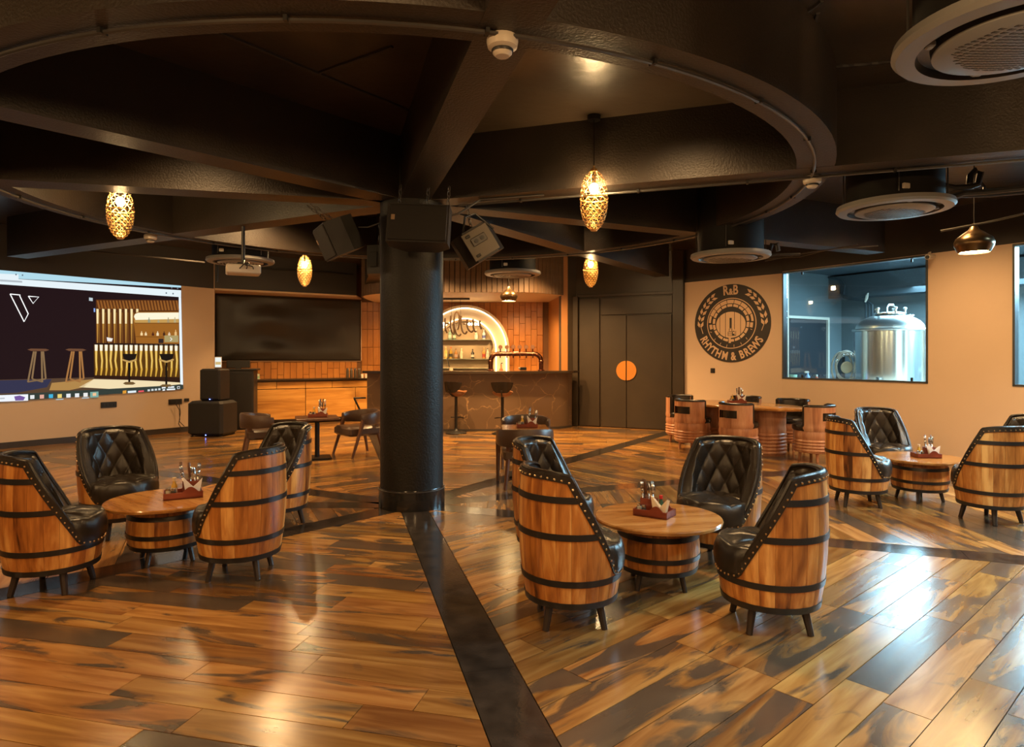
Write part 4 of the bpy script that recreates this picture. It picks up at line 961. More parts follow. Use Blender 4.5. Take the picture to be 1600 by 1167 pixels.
# odds on the bar and back worktop
p = at(705, 580, 16.3); t = thing('shaker_tin', 'cocktail glass with a dark stirrer at the left of the back bar', 'glass', (p.x, p.y, 1.056)); MB().lathe([(.04, 0), (.05, .26), (.045, .26), (.035, .02)], 16).build('glass', plain('frosted_glass', (.5, .42, .3), .2), t, True); MB().tube([(0, 0, .05), (-.1, 0, .5)], .012, 6).build('stirrer', plas_b, t, True)
p = at(783, 580, 16.3); t = thing('syrup_bottle', 'red syrup bottle with black nozzle beside the arch', 'bottle', (p.x, p.y, 1.056)); MB().lathe([(.04, 0), (.045, .2), (.02, .25), (.015, .33)], 14).build('bottle_body', plain('red_syrup', (.6, .12, .05), .25), t, True); MB().tube([(0, 0, .33), (0, 0, .36), (.04, 0, .37)], .012, 6).build('nozzle', plas_b, t, True)
p = at(817, 580, 15.1); t = thing('card_reader', 'small dark device with a white knob on the bar top', 'device', (p.x, 14.75, BZ), 0); MB().bbox((0, 0, .04), (.15, .1, .07), .01).build('body', plas_b, t); MB().ball((-.08, -.03, .05), .028).build('knob', plas_w, t, True)
p = at(737, 580, 16.3); t = thing('snack_bowl', 'low tray of snacks on the back bar', 'bowl', (p.x + .1, p.y, 1.056)); MB().lathe([(.10, 0), (.15, .09), (.14, .09), (.09, .015), (.001, .015)], 18, None, False).build('bowl', plas_w, t, True); MB().ball((0, 0, .07), .10, 10, 6, None, (1.1, 1, .5)).build('snacks', paper, t, True)
# beer tap tower
tt = thing('beer_tap_tower', 'dark copper pipe beer tower with six tap handles on the bar', 'beer tower', at(806, 580, 14.5).xy.to_3d() + Vector((0, 0, BZ)), 0)
hw_ = (846 - 767) / 2 / F * 14.5; th_ = .37
pts = [(-hw_, 0, 0), (-hw_, 0, th_ - .16)] + [(-hw_ + .16 - .16 * math.cos(R(a)), 0, th_ - .16 + .16 * math.sin(R(a))) for a in (22, 45, 68, 90)] + [(hw_ - .16 + .16 * math.sin(R(a)), 0, th_ - .16 + .16 * math.cos(R(a))) for a in (0, 22, 45, 68, 90)] + [(hw_, 0, 0)]
MB().tube(pts, .05, 16).build('pipe_frame', copper_dark, tt, True)
for sx in (-1, 1):
    MB().lathe([(.075, 0), (.075, .015), (.055, .03)], 18, Matrix.Translation((sx * hw_, 0, 0))).build('flange', copper_dark, tt, True)
    MB().lathe([(.055, 0), (.058, .005), (.058, .03), (.055, .035)], 18, Matrix.Translation((sx * hw_, 0, th_ - .18)), False).build('coupling', copper_dark, tt, True)
for k in range(6):
    x = -.34 + k * .142; h_ = MB().tube([(x, -.0, th_ + .04), (x, -.01, th_ + .11)], .014, 8).build('tap_handle', copper_dark, tt, True)
    MB().lathe([(.042, -.012), (.046, 0), (.042, .012)], 16, Matrix.Translation((x, -.012, th_ + .15)) @ Matrix.Rotation(R(90), 4, 'X')).build('tap_badge', plain('tap_badge', (.20, .10, .06), .3, .5), h_, True)
    MB().tube([(x, -.05, th_), (x, -.13, th_ - .01), (x, -.14, th_ - .09)], .013, 8).build('spout', copper_dark, tt, True)
# hanging script sign in front of the niche
sg = thing('script_sign', 'dark script lettering sign hanging in front of the arch', 'sign', (0, 0, 0))
SGY = 15.6
def sgp(x, y): return at(690 + x / 8.645, 455 + y / 8.645, SGY)
sgm = plain('sign_bronze', (.06, .035, .018), .35, .5)
for st in ([(50, 365), (45, 450), (55, 520), (78, 565)], [(60, 437), (100, 437)], [(128, 330), (120, 450), (140, 550), (172, 580)], [(172, 580), (168, 470), (172, 350), (205, 280), (236, 330), (232, 450), (215, 520)], [(172, 420), (180, 500), (205, 575), (236, 600), (262, 575)], [(262, 330), (262, 440), (285, 540), (318, 572), (345, 540)], [(290, 437), (325, 437)], [(345, 375), (342, 450), (365, 520), (405, 550), (425, 530)], [(425, 375), (425, 460), (440, 530), (472, 550)], [(515, 395), (515, 450), (538, 515)]):
    V = smooth_path([(p[0], p[1]) for p in st], 5); MB().tube([sgp(v.x, v.y) for v in V], .022, 7).build('letter_stroke', sgm, sg, True)
for x in (140, 255): MB().tube([sgp(x, 105), sgp(x - 8 if x < 200 else x + 2, 330)], .004, 5).build('hanging_wire', metal_dk, sg, True)
b_ = sgp(200, 100); MB().box((b_.x, b_.y, b_.z - .008), ((380 - 20) / 8.645 / F * SGY, .05, .04)).build('mounting_bar', metal_dk, sg)
for x in (360, 400, 450, 490): 
    p = sgp(x, 433); MB().ball((p.x, p.y + .35, p.z), .032, 10, 6).build('sign_lamp', emis('sign_lamp', (1, .75, .4), 40), sg, True)
p = sgp(12, 433); MB().ball((p.x, p.y + .35, p.z), .04, 10, 6).build('sign_lamp', MATS['sign_lamp'], sg, True)

# ================================================================== PENDANTS
def egg_mesh(n, m, h, r, wire, z0, z1, seed=0):
    """perforated egg shell between two heights, built as a net of thin bars"""
    import bmesh
    bm = bmesh.new(); rows = []; rr = random.Random(seed)
    for j in range(m + 1):
        t = z0 + (z1 - z0) * j / m; rad = r * math.sqrt(max(.0, 1 - (abs(t)) ** 2.1)) ; rad = max(rad, .03)
        rows.append([bm.verts.new((rad * math.cos(2 * math.pi * (i + .5 * (j % 2)) / n), rad * math.sin(2 * math.pi * (i + .5 * (j % 2)) / n), t * h / 2)) for i in range(n)])
    for j in range(m):
        for i in range(n):
            a, b = rows[j][i], rows[j][(i + 1) % n]; c, d = rows[j + 1][i], rows[j + 1][(i + 1) % n]
            if j % 2 == 0: bm.faces.new((a, b, c)); bm.faces.new((b, d, c))
            else: bm.faces.new((a, d, c)); bm.faces.new((a, b, d))
    bmesh.ops.wireframe(bm, faces=bm.faces[:], thickness=wire, use_replace=True, use_even_offset=False, use_boundary=True)
    me = bpy.data.meshes.new('egg'); bm.to_mesh(me); bm.free(); return me
def pendant_proto():
    t = thing('egg_pendant', 'x', 'pendant lamp', (0, 0, 0), 0, 'brass lattice egg pendants')
    h, r = .575, .132
    up = egg_mesh(11, 6, h, r, .0068, .06, .985, 1); up.materials.append(brass); link('upper_shade', up, None, t)
    lo = egg_mesh(13, 9, h, r, .0072, -.985, .06, 2); lo.materials.append(brass); link('lower_shade', lo, None, t)
    MB().lathe([(r - .004, .02), (r + .003, .02), (r + .003, .03), (r - .004, .03)], 32, Matrix.Translation((0, 0, -.008)), False).build('joint_ring', brass, t, True)
    MB().lathe([(.001, -h / 2 - .004), (.03, -h / 2 - .002), (.034, -h / 2 + .012)], 16).build('bottom_cap', brass, t, True)
    MB().lathe([(.036, h / 2 - .02), (.03, h / 2 + .005), (.010, h / 2 + .02), (.008, h / 2 + .04)], 16).build('top_cap', brass, t, True)
    MB().ball((0, 0, .11), .042, 14, 9, None, (1, 1, 1.25)).build('bulb', bulb_m, t, True)
    s = MB().lathe([(.018, .155), (.018, .24), (.012, .28)], 12).build('lamp_holder', metal_dk, t, True)
    return t
def pend_at(proto, x, y, Y, label, first=False):
    o = proto if first else copy_tree(proto); p = at(x, y, Y); place(o, p, random.uniform(0, 6), label)
    MB().tube([(0, 0, .31), (0, 0, ZS - p.z - .03)], .004, 5).build('cord', metal_dk, o)
    MB().lathe([(.06, ZS - p.z - .045), (.062, ZS - p.z - .002), (.001, ZS - p.z)], 20).build('ceiling_rose', metal_dk, o, True)
    return o
pp = pendant_proto()
specs = [(928, 313, 6.2, 'lattice egg pendant right of the column, the large upper one'), (188, 331, 7.0, 'lattice egg pendant at the far left of the photo'), (923, 423, 11.6, 'small lattice egg pendant directly under the larger one, farther back'), (476, 423, 12.1, 'small lattice egg pendant left of the column above the tarpaulin')]
roots = [pp] + [copy_tree(pp) for _ in range(3)]
for (x, y, Y, lb_), o in zip(specs, roots):
    p = at(x, y, Y); place(o, p, random.uniform(0, 6), lb_)
    MB().tube([(0, 0, .31), (0, 0, ZS - p.z - .03)], .004, 5).build('cord', metal_dk, o)
    MB().lathe([(.06, ZS - p.z - .045), (.062, ZS - p.z - .002), (.001, ZS - p.z)], 20).build('ceiling_rose', metal_dk, o, True)
def bell(px, py, Y, dia, label):
    p = at(px, py, Y); t = thing('bell_pendant', label, 'pendant lamp', p, 0, 'metal bell pendants'); r = dia / 2
    bmt = plain('bell_bronze', (.16, .10, .05), .28, .9)
    prof = [(r * .80, 0), (r * .97, r * .35), (r, r * .55), (r * .90, r * .80), (r * .55, r * 1.08), (r * .28, r * 1.28), (r * .16, r * 1.5), (r * .10, r * 1.62)]
    MB().lathe(prof + [(a - .006, b - .004) for a, b in prof[::-1]], 36, None, False).build('shade', bmt, t, True)
    MB().lathe([(r * .76, .012), (.001, .012)], 32, None, False).build('diffuser', bell_bulb, t)
    MB().tube([(0, 0, r * 1.6), (0, 0, ZS - p.z)], .006, 6).build('cord', metal_dk, t)
bell(1522, 394, 7.2, .38, 'bronze bell lamp hanging in front of the cream wall at right')
bell(795, 470, 13.3, .36, 'dark bell lamp hanging in front of the bar')

# ================================================================== CEILING AIR CONDITIONERS
def cassette(px, py, Y, label, dense=False, r=.5, zz=None, proto=None):
    p = at(px, py, Y)
    if zz: p = Vector((px, Y, zz))
    t = thing('round_air_conditioner', label, 'air conditioner', p, R(20), 'round ceiling air conditioners')
    MB().lathe([(r * .80, .06), (r * .82, .08), (r * .82, ZS - p.z - .12), (r * .78, ZS - p.z - .10)], 40).build('casing', MATS.get('ac_casing') or plain('ac_casing', (.009, .008, .007), .7, spec=.2), t, True)
    MB().lathe([(r * .80, .0), (r * .96, .004), (r, .025), (r * .985, .06), (r * .8, .075)], 64, None, False).build('outer_ring', ac_m, t, True)
    MB().lathe([(r * .80, .0), (r * .78, .035), (r * .68, .04), (r * .665, -.0)], 64, None, False).build('air_slot', ac_dk, t, True)
    MB().lathe([(r * .67, .02), (r * .665, -.005), (r * .6, -.018), (r * .4, -.03), (.001, -.036)], 64, None, False).build('centre_plate', ac_m, t, True)
    for a in (60, 150, 240, 330): MB().bbox((r * .73 * math.cos(R(a)), r * .73 * math.sin(R(a)), .02), (.035, .05, .03), .006, R(a)).build('slot_flap', ac_m, t)
    mb = MB(); s = r * (.052 if dense else .066); k = int(1.0 / .04)
    def zz_(x, y):
        q = math.hypot(x, y) / r; pr = [(0, -.036), (.4, -.03), (.6, -.018), (.67, -.005)]
        for (a, b), (c, d) in zip(pr, pr[1:]):
            if q <= c: return b + (d - b) * (q - a) / (c - a) - .0012
        return -.005
    for i in range(-26, 27):
        for j in range(-26, 27):
            x, y = i * s * 1.35, j * s * .55
            if math.hypot(x / (r * .56), y / (r * .44)) > 1: continue
            z = zz_(x, y)
            if (i + j) % 2: tri = [(x - s * .58, y - s * .22), (x + s * .58, y - s * .22), (x - s * .58, y + s * .22)]
            else: tri = [(x + s * .58, y - s * .22), (x + s * .58, y + s * .22), (x - s * .58, y + s * .22)]
            mb.add([(a, b, z) for a, b in tri] + [(a, b, z + .004) for a, b in tri], [(2, 1, 0), (0, 1, 4, 3), (1, 2, 5, 4), (2, 0, 3, 5)])
    g = mb.build('grille_openings', ac_dk, t); g['kind'] = 'stuff'
    MB().bbox((-r * .5, -r * .66, .14), (.07, .03, .05), .005).build('terminal_box', plas_w, t)
    for a in (45, 135, 225, 315): MB().tube([(r * .86 * math.cos(R(a)), r * .86 * math.sin(R(a)), .1), (r * .86 * math.cos(R(a)), r * .86 * math.sin(R(a)), ZS - p.z)], .006, 5).build('hanger_rod', metal_gr, t)
    return t
cassette(2.27, 0, 2.95, 'large round air conditioner cut by the top right corner', True, zz=3.0)
cassette(1397, 330, 6.26, 'round air conditioner right of the ring beam, above the brew window', True)
cassette(1141, 404, 8.53, 'round air conditioner in the distance near the emblem wall')
cassette(801, 430, 11.7, 'round air conditioner in front of the bar bulkhead')
cassette(376, 411, 10.25, 'round air conditioner behind the projector at left')
# refrigerant pipes next to the second cassette
pt = thing('refrigerant_pipes', 'black insulated refrigerant pipes beside the second air conditioner', 'pipes', (0, 0, 0))
for pts, r_ in ((((1462, 287, 6.3), (1490, 293, 6.3), (1515, 292, 6.3), (1528, 288, 6.3), (1532, 270, 6.3), (1524, 266, 6.3), (1516, 275, 6.3), (1515, 287, 6.3)), .03), (((1475, 312, 6.3), (1505, 302, 6.3), (1540, 300, 6.2), (1600, 294, 6.0), (1640, 290, 5.9)), .028), (((1480, 318, 6.3), (1500, 306, 6.35), (1545, 305, 6.3), (1600, 300, 6.1), (1640, 296, 6.0)), .02), (((1532, 285, 6.3), (1538, 292, 6.3), (1538, 300, 6.25)), .014)):
    MB().tube([at(*p) for p in pts], r_, 8).build('pipe_run', plas_b, pt, True)
pt = thing('refrigerant_pipes', 'small black insulated pipes beside the distant air conditioner', 'pipes', (0, 0, 0))
for pts, r_ in ((((1192, 396, 8.6), (1203, 392, 8.6), (1206, 382, 8.6), (1214, 381, 8.6), (1216, 392, 8.6)), .03), (((1190, 400, 8.6), (1215, 398, 8.6), (1250, 397, 8.6)), .02)): MB().tube([at(*p) for p in pts], r_, 8).build('pipe_run', plas_b, pt, True)
# projector
p = at(380, 422, 8.25); pj = thing('projector', 'white projector hanging on a black pole, cables at its back', 'projector', p, R(25))
MB().bbox((0, 0, 0), (.40, .30, .115), .015).build('body', plas_w, pj); MB().lathe([(.05, 0), (.05, .03), (.04, .032)], 18, Matrix.Translation((-.12, .15, 0)) @ Matrix.Rotation(R(-90), 4, 'X')).build('lens', plas_b, pj, True)
MB().bbox((.0, 0, .075), (.14, .14, .03), .006).build('mount', metal_dk, pj); MB().tube([(0, 0, .08), (0, 0, ZB - p.z)], .022, 10).build('pole', plas_b, pj, True)
for k in range(3): MB().tube([(-.05 + k * .08, -.152, .0), (-.02 + k * .06, -.17, .03), (.0, -.15, .06), (.01, -.03, .12)], .007, 6).build('cable', plas_b, pj, True)
tag(MB().tube([at(337, 340, 11), at(338, 405, 11), at(340, 425, 11), at(339, 440, 11)], .02, 6).build('hanging_chain', metal_dk, None, True), 'short dark chain hanging above the end of the cream wall', 'chain')

# ================================================================== SPEAKERS
def chain(parent, a, b, r=.006, n=5):
    a, b = Vector(a), Vector(b); mb = MB()
    for k in range(n):
        c = a.lerp(b, (k + .5) / n); l_ = (b - a).length / n * .62; ax = (b - a).normalized()
        sx = ax.orthogonal().normalized() if k % 2 else ax.cross(ax.orthogonal()).normalized()
        mb.tube([c + ax * (l_ * math.cos(t)) + sx * (.016 * math.sin(t)) for t in [i * math.pi / 5 for i in range(10)]], r * .7, 5, closed=True)
    return mb.build('chain', metal_gr, parent, True)
def hang(name, label, loc, rot, w_, h_, d_, back=False):
    t = thing(name, label, 'speaker', loc, 0, 'loudspeakers hung round the column'); t.rotation_euler = rot
    poly = [(-w_ / 2, -d_ / 2), (w_ / 2, -d_ / 2), (w_ / 2, d_ * .05), (w_ * .28, d_ / 2), (-w_ * .28, d_ / 2), (-w_ / 2, d_ * .05)]
    MB().prism(poly, -h_ / 2, h_ / 2).build('cabinet', spk_m, t)
    MB().bbox((0, -d_ / 2 - .008, 0), (w_ - .03, .016, h_ - .03), .006).build('front_grille', grille_m, t)
    MB().bbox((-w_ * .40, -d_ / 2 - .018, h_ * .12), (.035, .004, .05), .001).build('badge', plain('badge_tan', (.3, .2, .12), .5), t)
    MB().bbox((0, d_ / 2 + .004, 0), (w_ * .3, .008, h_ * .5), .003).build('rear_panel', plas_b, t)
    return t
t = hang('hanging_speaker', 'black loudspeaker hung in front of the column, grille facing out', at(657, 357, 6.3), (R(-8), R(2.5), R(-2)), .58, .37, .32)
for sx in (-.22, .05, .25): chain(t, (sx, 0, .186), (sx, 0, .43))
t = hang('hanging_speaker', 'tilted black loudspeaker hung left of the column', at(531, 371, 6.95), (R(25), R(0), R(-62)), .50, .36, .34)
for sx in (-.06,): chain(t, (sx, -.02, .19), (sx, -.16, .42)); chain(t, (.06, .0, .19), (.0, -.14, .42))
t = hang('hanging_speaker', 'tilted loudspeaker with pale back plate hung right of the column', at(747, 382, 6.95), (R(0), R(32), R(192)), .44, .34, .30)
MB().bbox((0, .155, 0), (.30, .012, .30), .004).build('back_plate', spk_gr, t); bpn = MB().bbox((0, .166, .03), (.17, .012, .085), .02).build('connector_panel', metal_gr, t)
for sx in (-.035, .035): MB().lathe([(.022, 0), (.022, .012)], 12, Matrix.Translation((sx, .172, .03)) @ Matrix.Rotation(R(-90), 4, 'X')).build('socket', plas_b, bpn)
for sz in (-.11, .11): MB().bbox((.09, .164, sz), (.05, .01, .03), .008).build('screw_plate', metal_dk, t)
chain(t, (0, .1, .17), (-.1, .08, .40)); MB().tube([(.1, .1, .17), (.0, .14, .30), (-.12, .1, .28), (-.2, .12, .05)], .012, 6).build('speaker_cable', plas_b, t, True)
t = hang('hanging_speaker', 'narrow edge of a black loudspeaker just left of the column', Vector((-1.50, 7.15, 2.70)) + Vector((0, .35, -.02)), (0, 0, R(160)), .30, .32, .28)
chain(t, (0, 0, .16), (0, 0, .5))
tag(MB().tube([at(700, 338, 6.45), at(716, 334, 6.45), Vector((COLX + .75, COLY - .30, ZB - .012)), Vector((COLX + 1.4, COLY - .50, ZB - .012))], .010, 6).build('speaker_wire', metal_gr, None, True), 'thin cable running from the middle speaker towards the right beam', 'cable')
tag(MB().tube([at(560, 355, 6.95), at(575, 355, 6.95), at(592, 349, 6.95)], .008, 6).build('speaker_wire', plas_b, None, True), 'black cable sagging from the left speaker to the column', 'cable')
# floor subwoofer + top box
sb = fl(319, 683); srz = R(-6)
t = thing('subwoofer', 'large black subwoofer on the floor against the left wall', 'speaker', (sb.x + .02, sb.y + .34, 0), srz)
MB().bbox((0, 0, .36), (.74, .62, .68), .05).build('cabinet', spk_m, t); MB().bbox((.03, -.315, .36), (.60, .02, .60), .01).build('front_grille', grille_m, t)
MB().bbox((-.372, -.02, .40), (.01, .12, .09), .004).build('side_handle', plas_b, t); MB().ball((.04, -.33, .04), .010).build('power_light', blue_led, t)
for sx in (-.3, .3):
    for sy in (-.24, .24): MB().lathe([(.03, 0), (.03, .022)], 10, Matrix.Translation((sx, sy, 0))).build('foot', plas_b, t)
t = thing('stage_speaker', 'upright black speaker standing on the subwoofer', 'speaker', (sb.x + .05, sb.y + .36, .7005), srz)
MB().bbox((0, 0, .32), (.43, .40, .64), .03).build('cabinet', spk_m, t); MB().bbox((0, -.205, .33), (.38, .02, .58), .008).build('front_grille', grille_m, t); MB().ball((.02, -.22, .035), .010).build('power_light', blue_led, t)

# ================================================================== BARREL CHAIRS
ZL, ZT = .155, .93
def br(z): return .320 - (.045 * ((z - .62) / .465) ** 2 if z < .62 else .014 * ((z - .62) / .31) ** 2)
def rim(phi):                                   # phi: angle from the back of the chair
    c = math.cos(phi)
    if c > .42: return ZT - .025 * ((1 - c) / .58) ** 2
    if c > -.55: return (ZT - .025) + (.36 - ZT + .025) * ((.42 - c) / .97) ** .96
    return .36 - .012 * min(1, (-.55 - c) / .2)
def cp(r, phi, z): return (-r * math.cos(phi), r * math.sin(phi), z)      # the chair faces +x
def stave(p0, p1, zlo, zhi0, zhi1, rf, th=.022, nz=8, na=3):
    vs = []; fs = []
    for s, dr in ((0, 0), (1, -th)):
        for j in range(nz + 1):
            for i in range(na + 1):
                ph = p0 + (p1 - p0) * i / na; top = zhi0 + (zhi1 - zhi0) * i / na; z = zlo + (top - zlo) * j / nz
                rr = rf(z) + dr - (.0025 if (dr == 0 and i in (0, na)) else 0); vs.append(cp(rr, ph, z))
    W = na + 1; S = W * (nz + 1)
    for j in range(nz):
        for i in range(na):
            k = j * W + i; fs.append((k, k + W, k + W + 1, k + 1)); k += S; fs.append((k, k + 1, k + W + 1, k + W))
    for j in range(nz):
        k = j * W; fs.append((k, k + S, k + S + W, k + W)); k += na; fs.append((k, k + W, k + S + W, k + S))
    for i in range(na):
        fs.append((i, i + 1, i + 1 + S, i + S)); k = nz * W + i; fs.append((k, k + S, k + S + 1, k + 1))
    return MB().add(vs, fs)
def hoop(zc, hh, rf, ext=None, parent=None, dr=.005, n=96):
    """steel band; ext = half angle it covers from the back (None: full circle)"""
    mb = MB(); full = ext is None; ext = math.pi if full else ext
    vs = []; m = n if full else n + 1
    for i in range(m):
        ph = -ext + 2 * ext * i / n
        for z, d in ((zc - hh / 2, -.01), (zc - hh / 2, dr), (zc + hh / 2, dr), (zc + hh / 2, -.01)): vs.append(cp(rf(z) + d, ph, z))
    fs = []
    for i in range(n):
        j = (i + 1) % m
        for k in range(3): fs.append((i * 4 + k, i * 4 + k + 1, j * 4 + k + 1, j * 4 + k))
    if not full: fs += [(0, 3, 2, 1), tuple(n * 4 + k for k in range(4))]
    return mb.add(vs, fs).build('hoop', hoop_m, parent, True, 40)
def rim_limit(z):
    lo, hi = 0, math.pi
    for _ in range(40):
        mid = (lo + hi) / 2
        if rim(mid) > z: lo = mid
        else: hi = mid
    return lo
def barrel_chair():
    t = thing('barrel_chair', 'x', 'chair', (0, 0, 0), 0, 'barrel chairs')
    n = 22
    for i in range(n):
        p0 = -math.pi + 2 * math.pi * i / n + .0022; p1 = -math.pi + 2 * math.pi * (i + 1) / n - .0022
        stave(p0, p1, ZL, rim(p0), rim(p1), br).build('stave', stave_m, t, True, 50)
    hoop(ZL + .018, .036, br, None, t); hoop(.305, .036, br, None, t)
    for z in (.575, .785): hoop(z, .036, br, rim_limit(z + .02) - .06, t)
    MB().lathe([(.001, ZL + .01), (br(ZL) - .015, ZL + .01), (br(ZL) - .015, ZL + .03), (.001, ZL + .03)], 32, None, False).build('base_board', darkwood, t)
    # leather edge band with nails
    N = 180; pts = [(2 * math.pi * i / N - math.pi) for i in range(N)]
    band = []; cen = []
    for i, ph in enumerate(pts):
        z = rim(ph); a, b = pts[i] - .03, pts[i] + .03
        ds = .32 * .06; dz = rim(b) - rim(a); L = math.hypot(ds, dz); nx_, nz_ = dz / L, -ds / L       # inward normal in (arc,z)
        def off(q): 
            z2 = z + nz_ * q; p2 = ph + nx_ * q / .32; return p2, z2
        band.append((off(0), off(.034))); cen.append(off(.020))
    vs = []; fs = []
    for (a, b) in band:
        vs += [cp(br(a[1]) + .006, a[0], a[1] + .004), cp(br(b[1]) + .006, b[0], b[1]), cp(br(b[1]) - .002, b[0], b[1]), cp(br(a[1]) - .05, a[0], a[1] + .004)]
    for i in range(N):
        j = (i + 1) % N
        for k in range(4): fs.append((i * 4 + k, j * 4 + k, j * 4 + (k + 1) % 4, i * 4 + (k + 1) % 4))
    MB().add(vs, fs).build('edge_band', leather, t, True, 50)
    MB().tube([cp(br(rim(ph)) - .018, ph, rim(ph) + .004) for ph in pts], .015, 8, closed=True).build('rolled_edge', leather, t, True)
    mb = MB(); acc = 0; prev = None
    for (ph, z) in cen * 1:
        p = Vector(cp(br(z) + .007, ph, z))
        if prev is None or (p - prev).length > .034: mb.ball(p, .0075, 6, 4); prev = p
    mb.build('nail_heads', nail_m, t, True)['kind'] = 'stuff'
    # quilted back pad
    na, nz = 110, 44; vs = []; fs = []; ext = 2.15
    for j in range(nz + 1):
        for i in range(na + 1):
            ph = -ext + 2 * ext * i / na; top = max(rim(ph) + .004, .47); z = .43 + (top - .43) * j / nz
            u_ = ph * .30 / .165; v_ = (z - .45) / .235
            q = abs(math.sin(math.pi * (u_ + v_)) * math.sin(math.pi * (u_ - v_))) ** .32
            e_ = min(1, (1 - abs(ph) / ext) * 8, (nz - j) / 4.0)
            lean = .055 * (1 - (z - .43) / .5)
            vs.append(cp(br(z) - .028 - (.022 + .022 * q + lean) * max(0, e_), ph, z))
    for j in range(nz):
        for i in range(na): k = j * (na + 1) + i; fs.append((k, k + 1, k + na + 2, k + na + 1))
    MB().add(vs, fs).build('quilted_back', leather, t, True, 180)
    # seat with radial tufts and a front roll
    nr, na = 22, 96; vs = []; fs = []
    for j in range(nr + 1):
        s = j / nr
        for i in range(na):
            ph = 2 * math.pi * i / na; fr = .5 - .5 * math.cos(ph); fr2 = max(0, (fr - .55) / .45) ; fr2 = min(1, fr2 * 2.2)
            Rr = .268 + .052 * fr2
            if s < .72: rr = s / .72 * (Rr - .04); z = .512
            else: a = (s - .72) / .28 * math.pi * .62; rr = Rr - .04 + .045 * math.sin(a); z = .512 - (.04 + .075 * fr2) * (1 - math.cos(a))
            g = abs(math.sin(ph * 4)) ** .5; w_ = min(1, s * 2.2) * (1 - max(0, s - .72) / .28 * .8)
            rad = abs(math.sin(math.pi * s * 1.45)) ** .5
            z += (.034 * g * rad - .016) * w_ - .015 * (1 - fr) * 1.0
            vs.append(cp(rr, ph, z))
    for j in range(nr):
        for i in range(na): k = j * na + i; q = j * na + (i + 1) % na; fs.append((k, k + na, q + na, q))
    MB().add(vs, [f[::-1] for f in fs]).build('seat_cushion', leather, t, True, 180)
    for a in (45, 135, 225, 315):
        c, s = math.cos(R(a)), math.sin(R(a)); rl = .20
        MB().tube([(rl * c, rl * s, ZL + .02), ((rl + .045) * c, (rl + .045) * s, .0)], .026, 8, None, False, .019).build('leg', darkwood, t)
    return t
proto = barrel_chair(); used = [False]
def bchair(x, y, th, label, grp, leg=0):
    o = copy_tree(proto) if used[0] else proto; used[0] = True
    place(o, (x, y, 0), R(th), label, grp)
    for c in o.children:
        if c.name.startswith('leg'): c.rotation_euler = (0, 0, R(leg))
def barrel_table():
    t = thing('barrel_table', 'x', 'table', (0, 0, 0), 0, 'barrel tables')
    rf = lambda z: .285 - .03 * ((z - .27) / .17) ** 2
    n = 18
    for i in range(n):
        p0 = -math.pi + 2 * math.pi * i / n + .003; p1 = -math.pi + 2 * math.pi * (i + 1) / n - .003
        stave(p0, p1, .125, .445, .445, rf, nz=5).build('stave', stave_m, t, True, 50)
    for z in (.142, .232, .372): hoop(z, .032, rf, None, t)
    MB().lathe([(.001, .445), (.425, .445), (.438, .452), (.440, .468), (.434, .476), (.001, .476)], 72, None, False).build('table_top', top_m, t, True, 40)
    MB().lathe([(.001, .13), (.25, .13), (.25, .15), (.001, .15)], 32, None, False).build('base_board', darkwood, t)
    for a in (30, 120, 210, 300):
        c, s = math.cos(R(a)), math.sin(R(a)); MB().tube([(.19 * c, .19 * s, .14), (.225 * c, .225 * s, 0)], .022, 8, None, False, .017).build('leg', darkwood, t)
    return t
tproto = barrel_table()
T_A, T_B, T_C = (1.025, 4.63), (-2.72, 5.20), (4.53, 7.33)
place(tproto, (*T_A, 0), R(10), 'round barrel table in the front group, right of the column')
place(copy_tree(tproto), (*T_B, 0), R(-40), 'round barrel table in the left group of barrel chairs')
place(copy_tree(tproto), (*T_C, 0), R(25), 'round barrel table in the right group beside the cream wall')
gA, gB, gC = 'barrel chairs of the front group', 'barrel chairs of the left group', 'barrel chairs of the right group'
bchair(.36, 4.02, 20, 'barrel chair nearest the column strip, its wooden back towards the viewer', gA, -17)
bchair(1.545, 3.95, 156, 'barrel chair in the front centre-right, seen from its side with the seat on the left', gA, 21)
bchair(1.62, 5.17, -136, 'barrel chair behind the front table at right, quilted leather back facing the viewer', gA)
bchair(.32, 5.20, -26, 'barrel chair behind the front table at left, only its leather back showing', gA)
bchair(-3.18, 4.57, 33, 'barrel chair cut off by the left edge of the photo, seat to the right', gB, -28)
bchair(-3.55, 5.95, -34, 'barrel chair left of the left table, wide quilted leather back facing the viewer', gB)
bchair(-2.0, 4.86, 170, 'barrel chair right of the left table, big wooden back towards the viewer', gB, 15)
bchair(-2.25, 6.30, -128, 'barrel chair behind the left group, leather back peeking over the wooden one', gB)
bchair(3.74, 7.13, -12, 'barrel chair left of the right table, wooden side towards the viewer', gC)
bchair(4.60, 8.17, -82, 'barrel chair behind the right table with quilted back against the cream wall', gC)
bchair(4.66, 6.42, 107, 'barrel chair in front of the right table, cut by the right edge of the photo', gC)
bchair(5.62, 7.32, 180, 'barrel chair at the far right edge, only its dark leather top showing', gC)

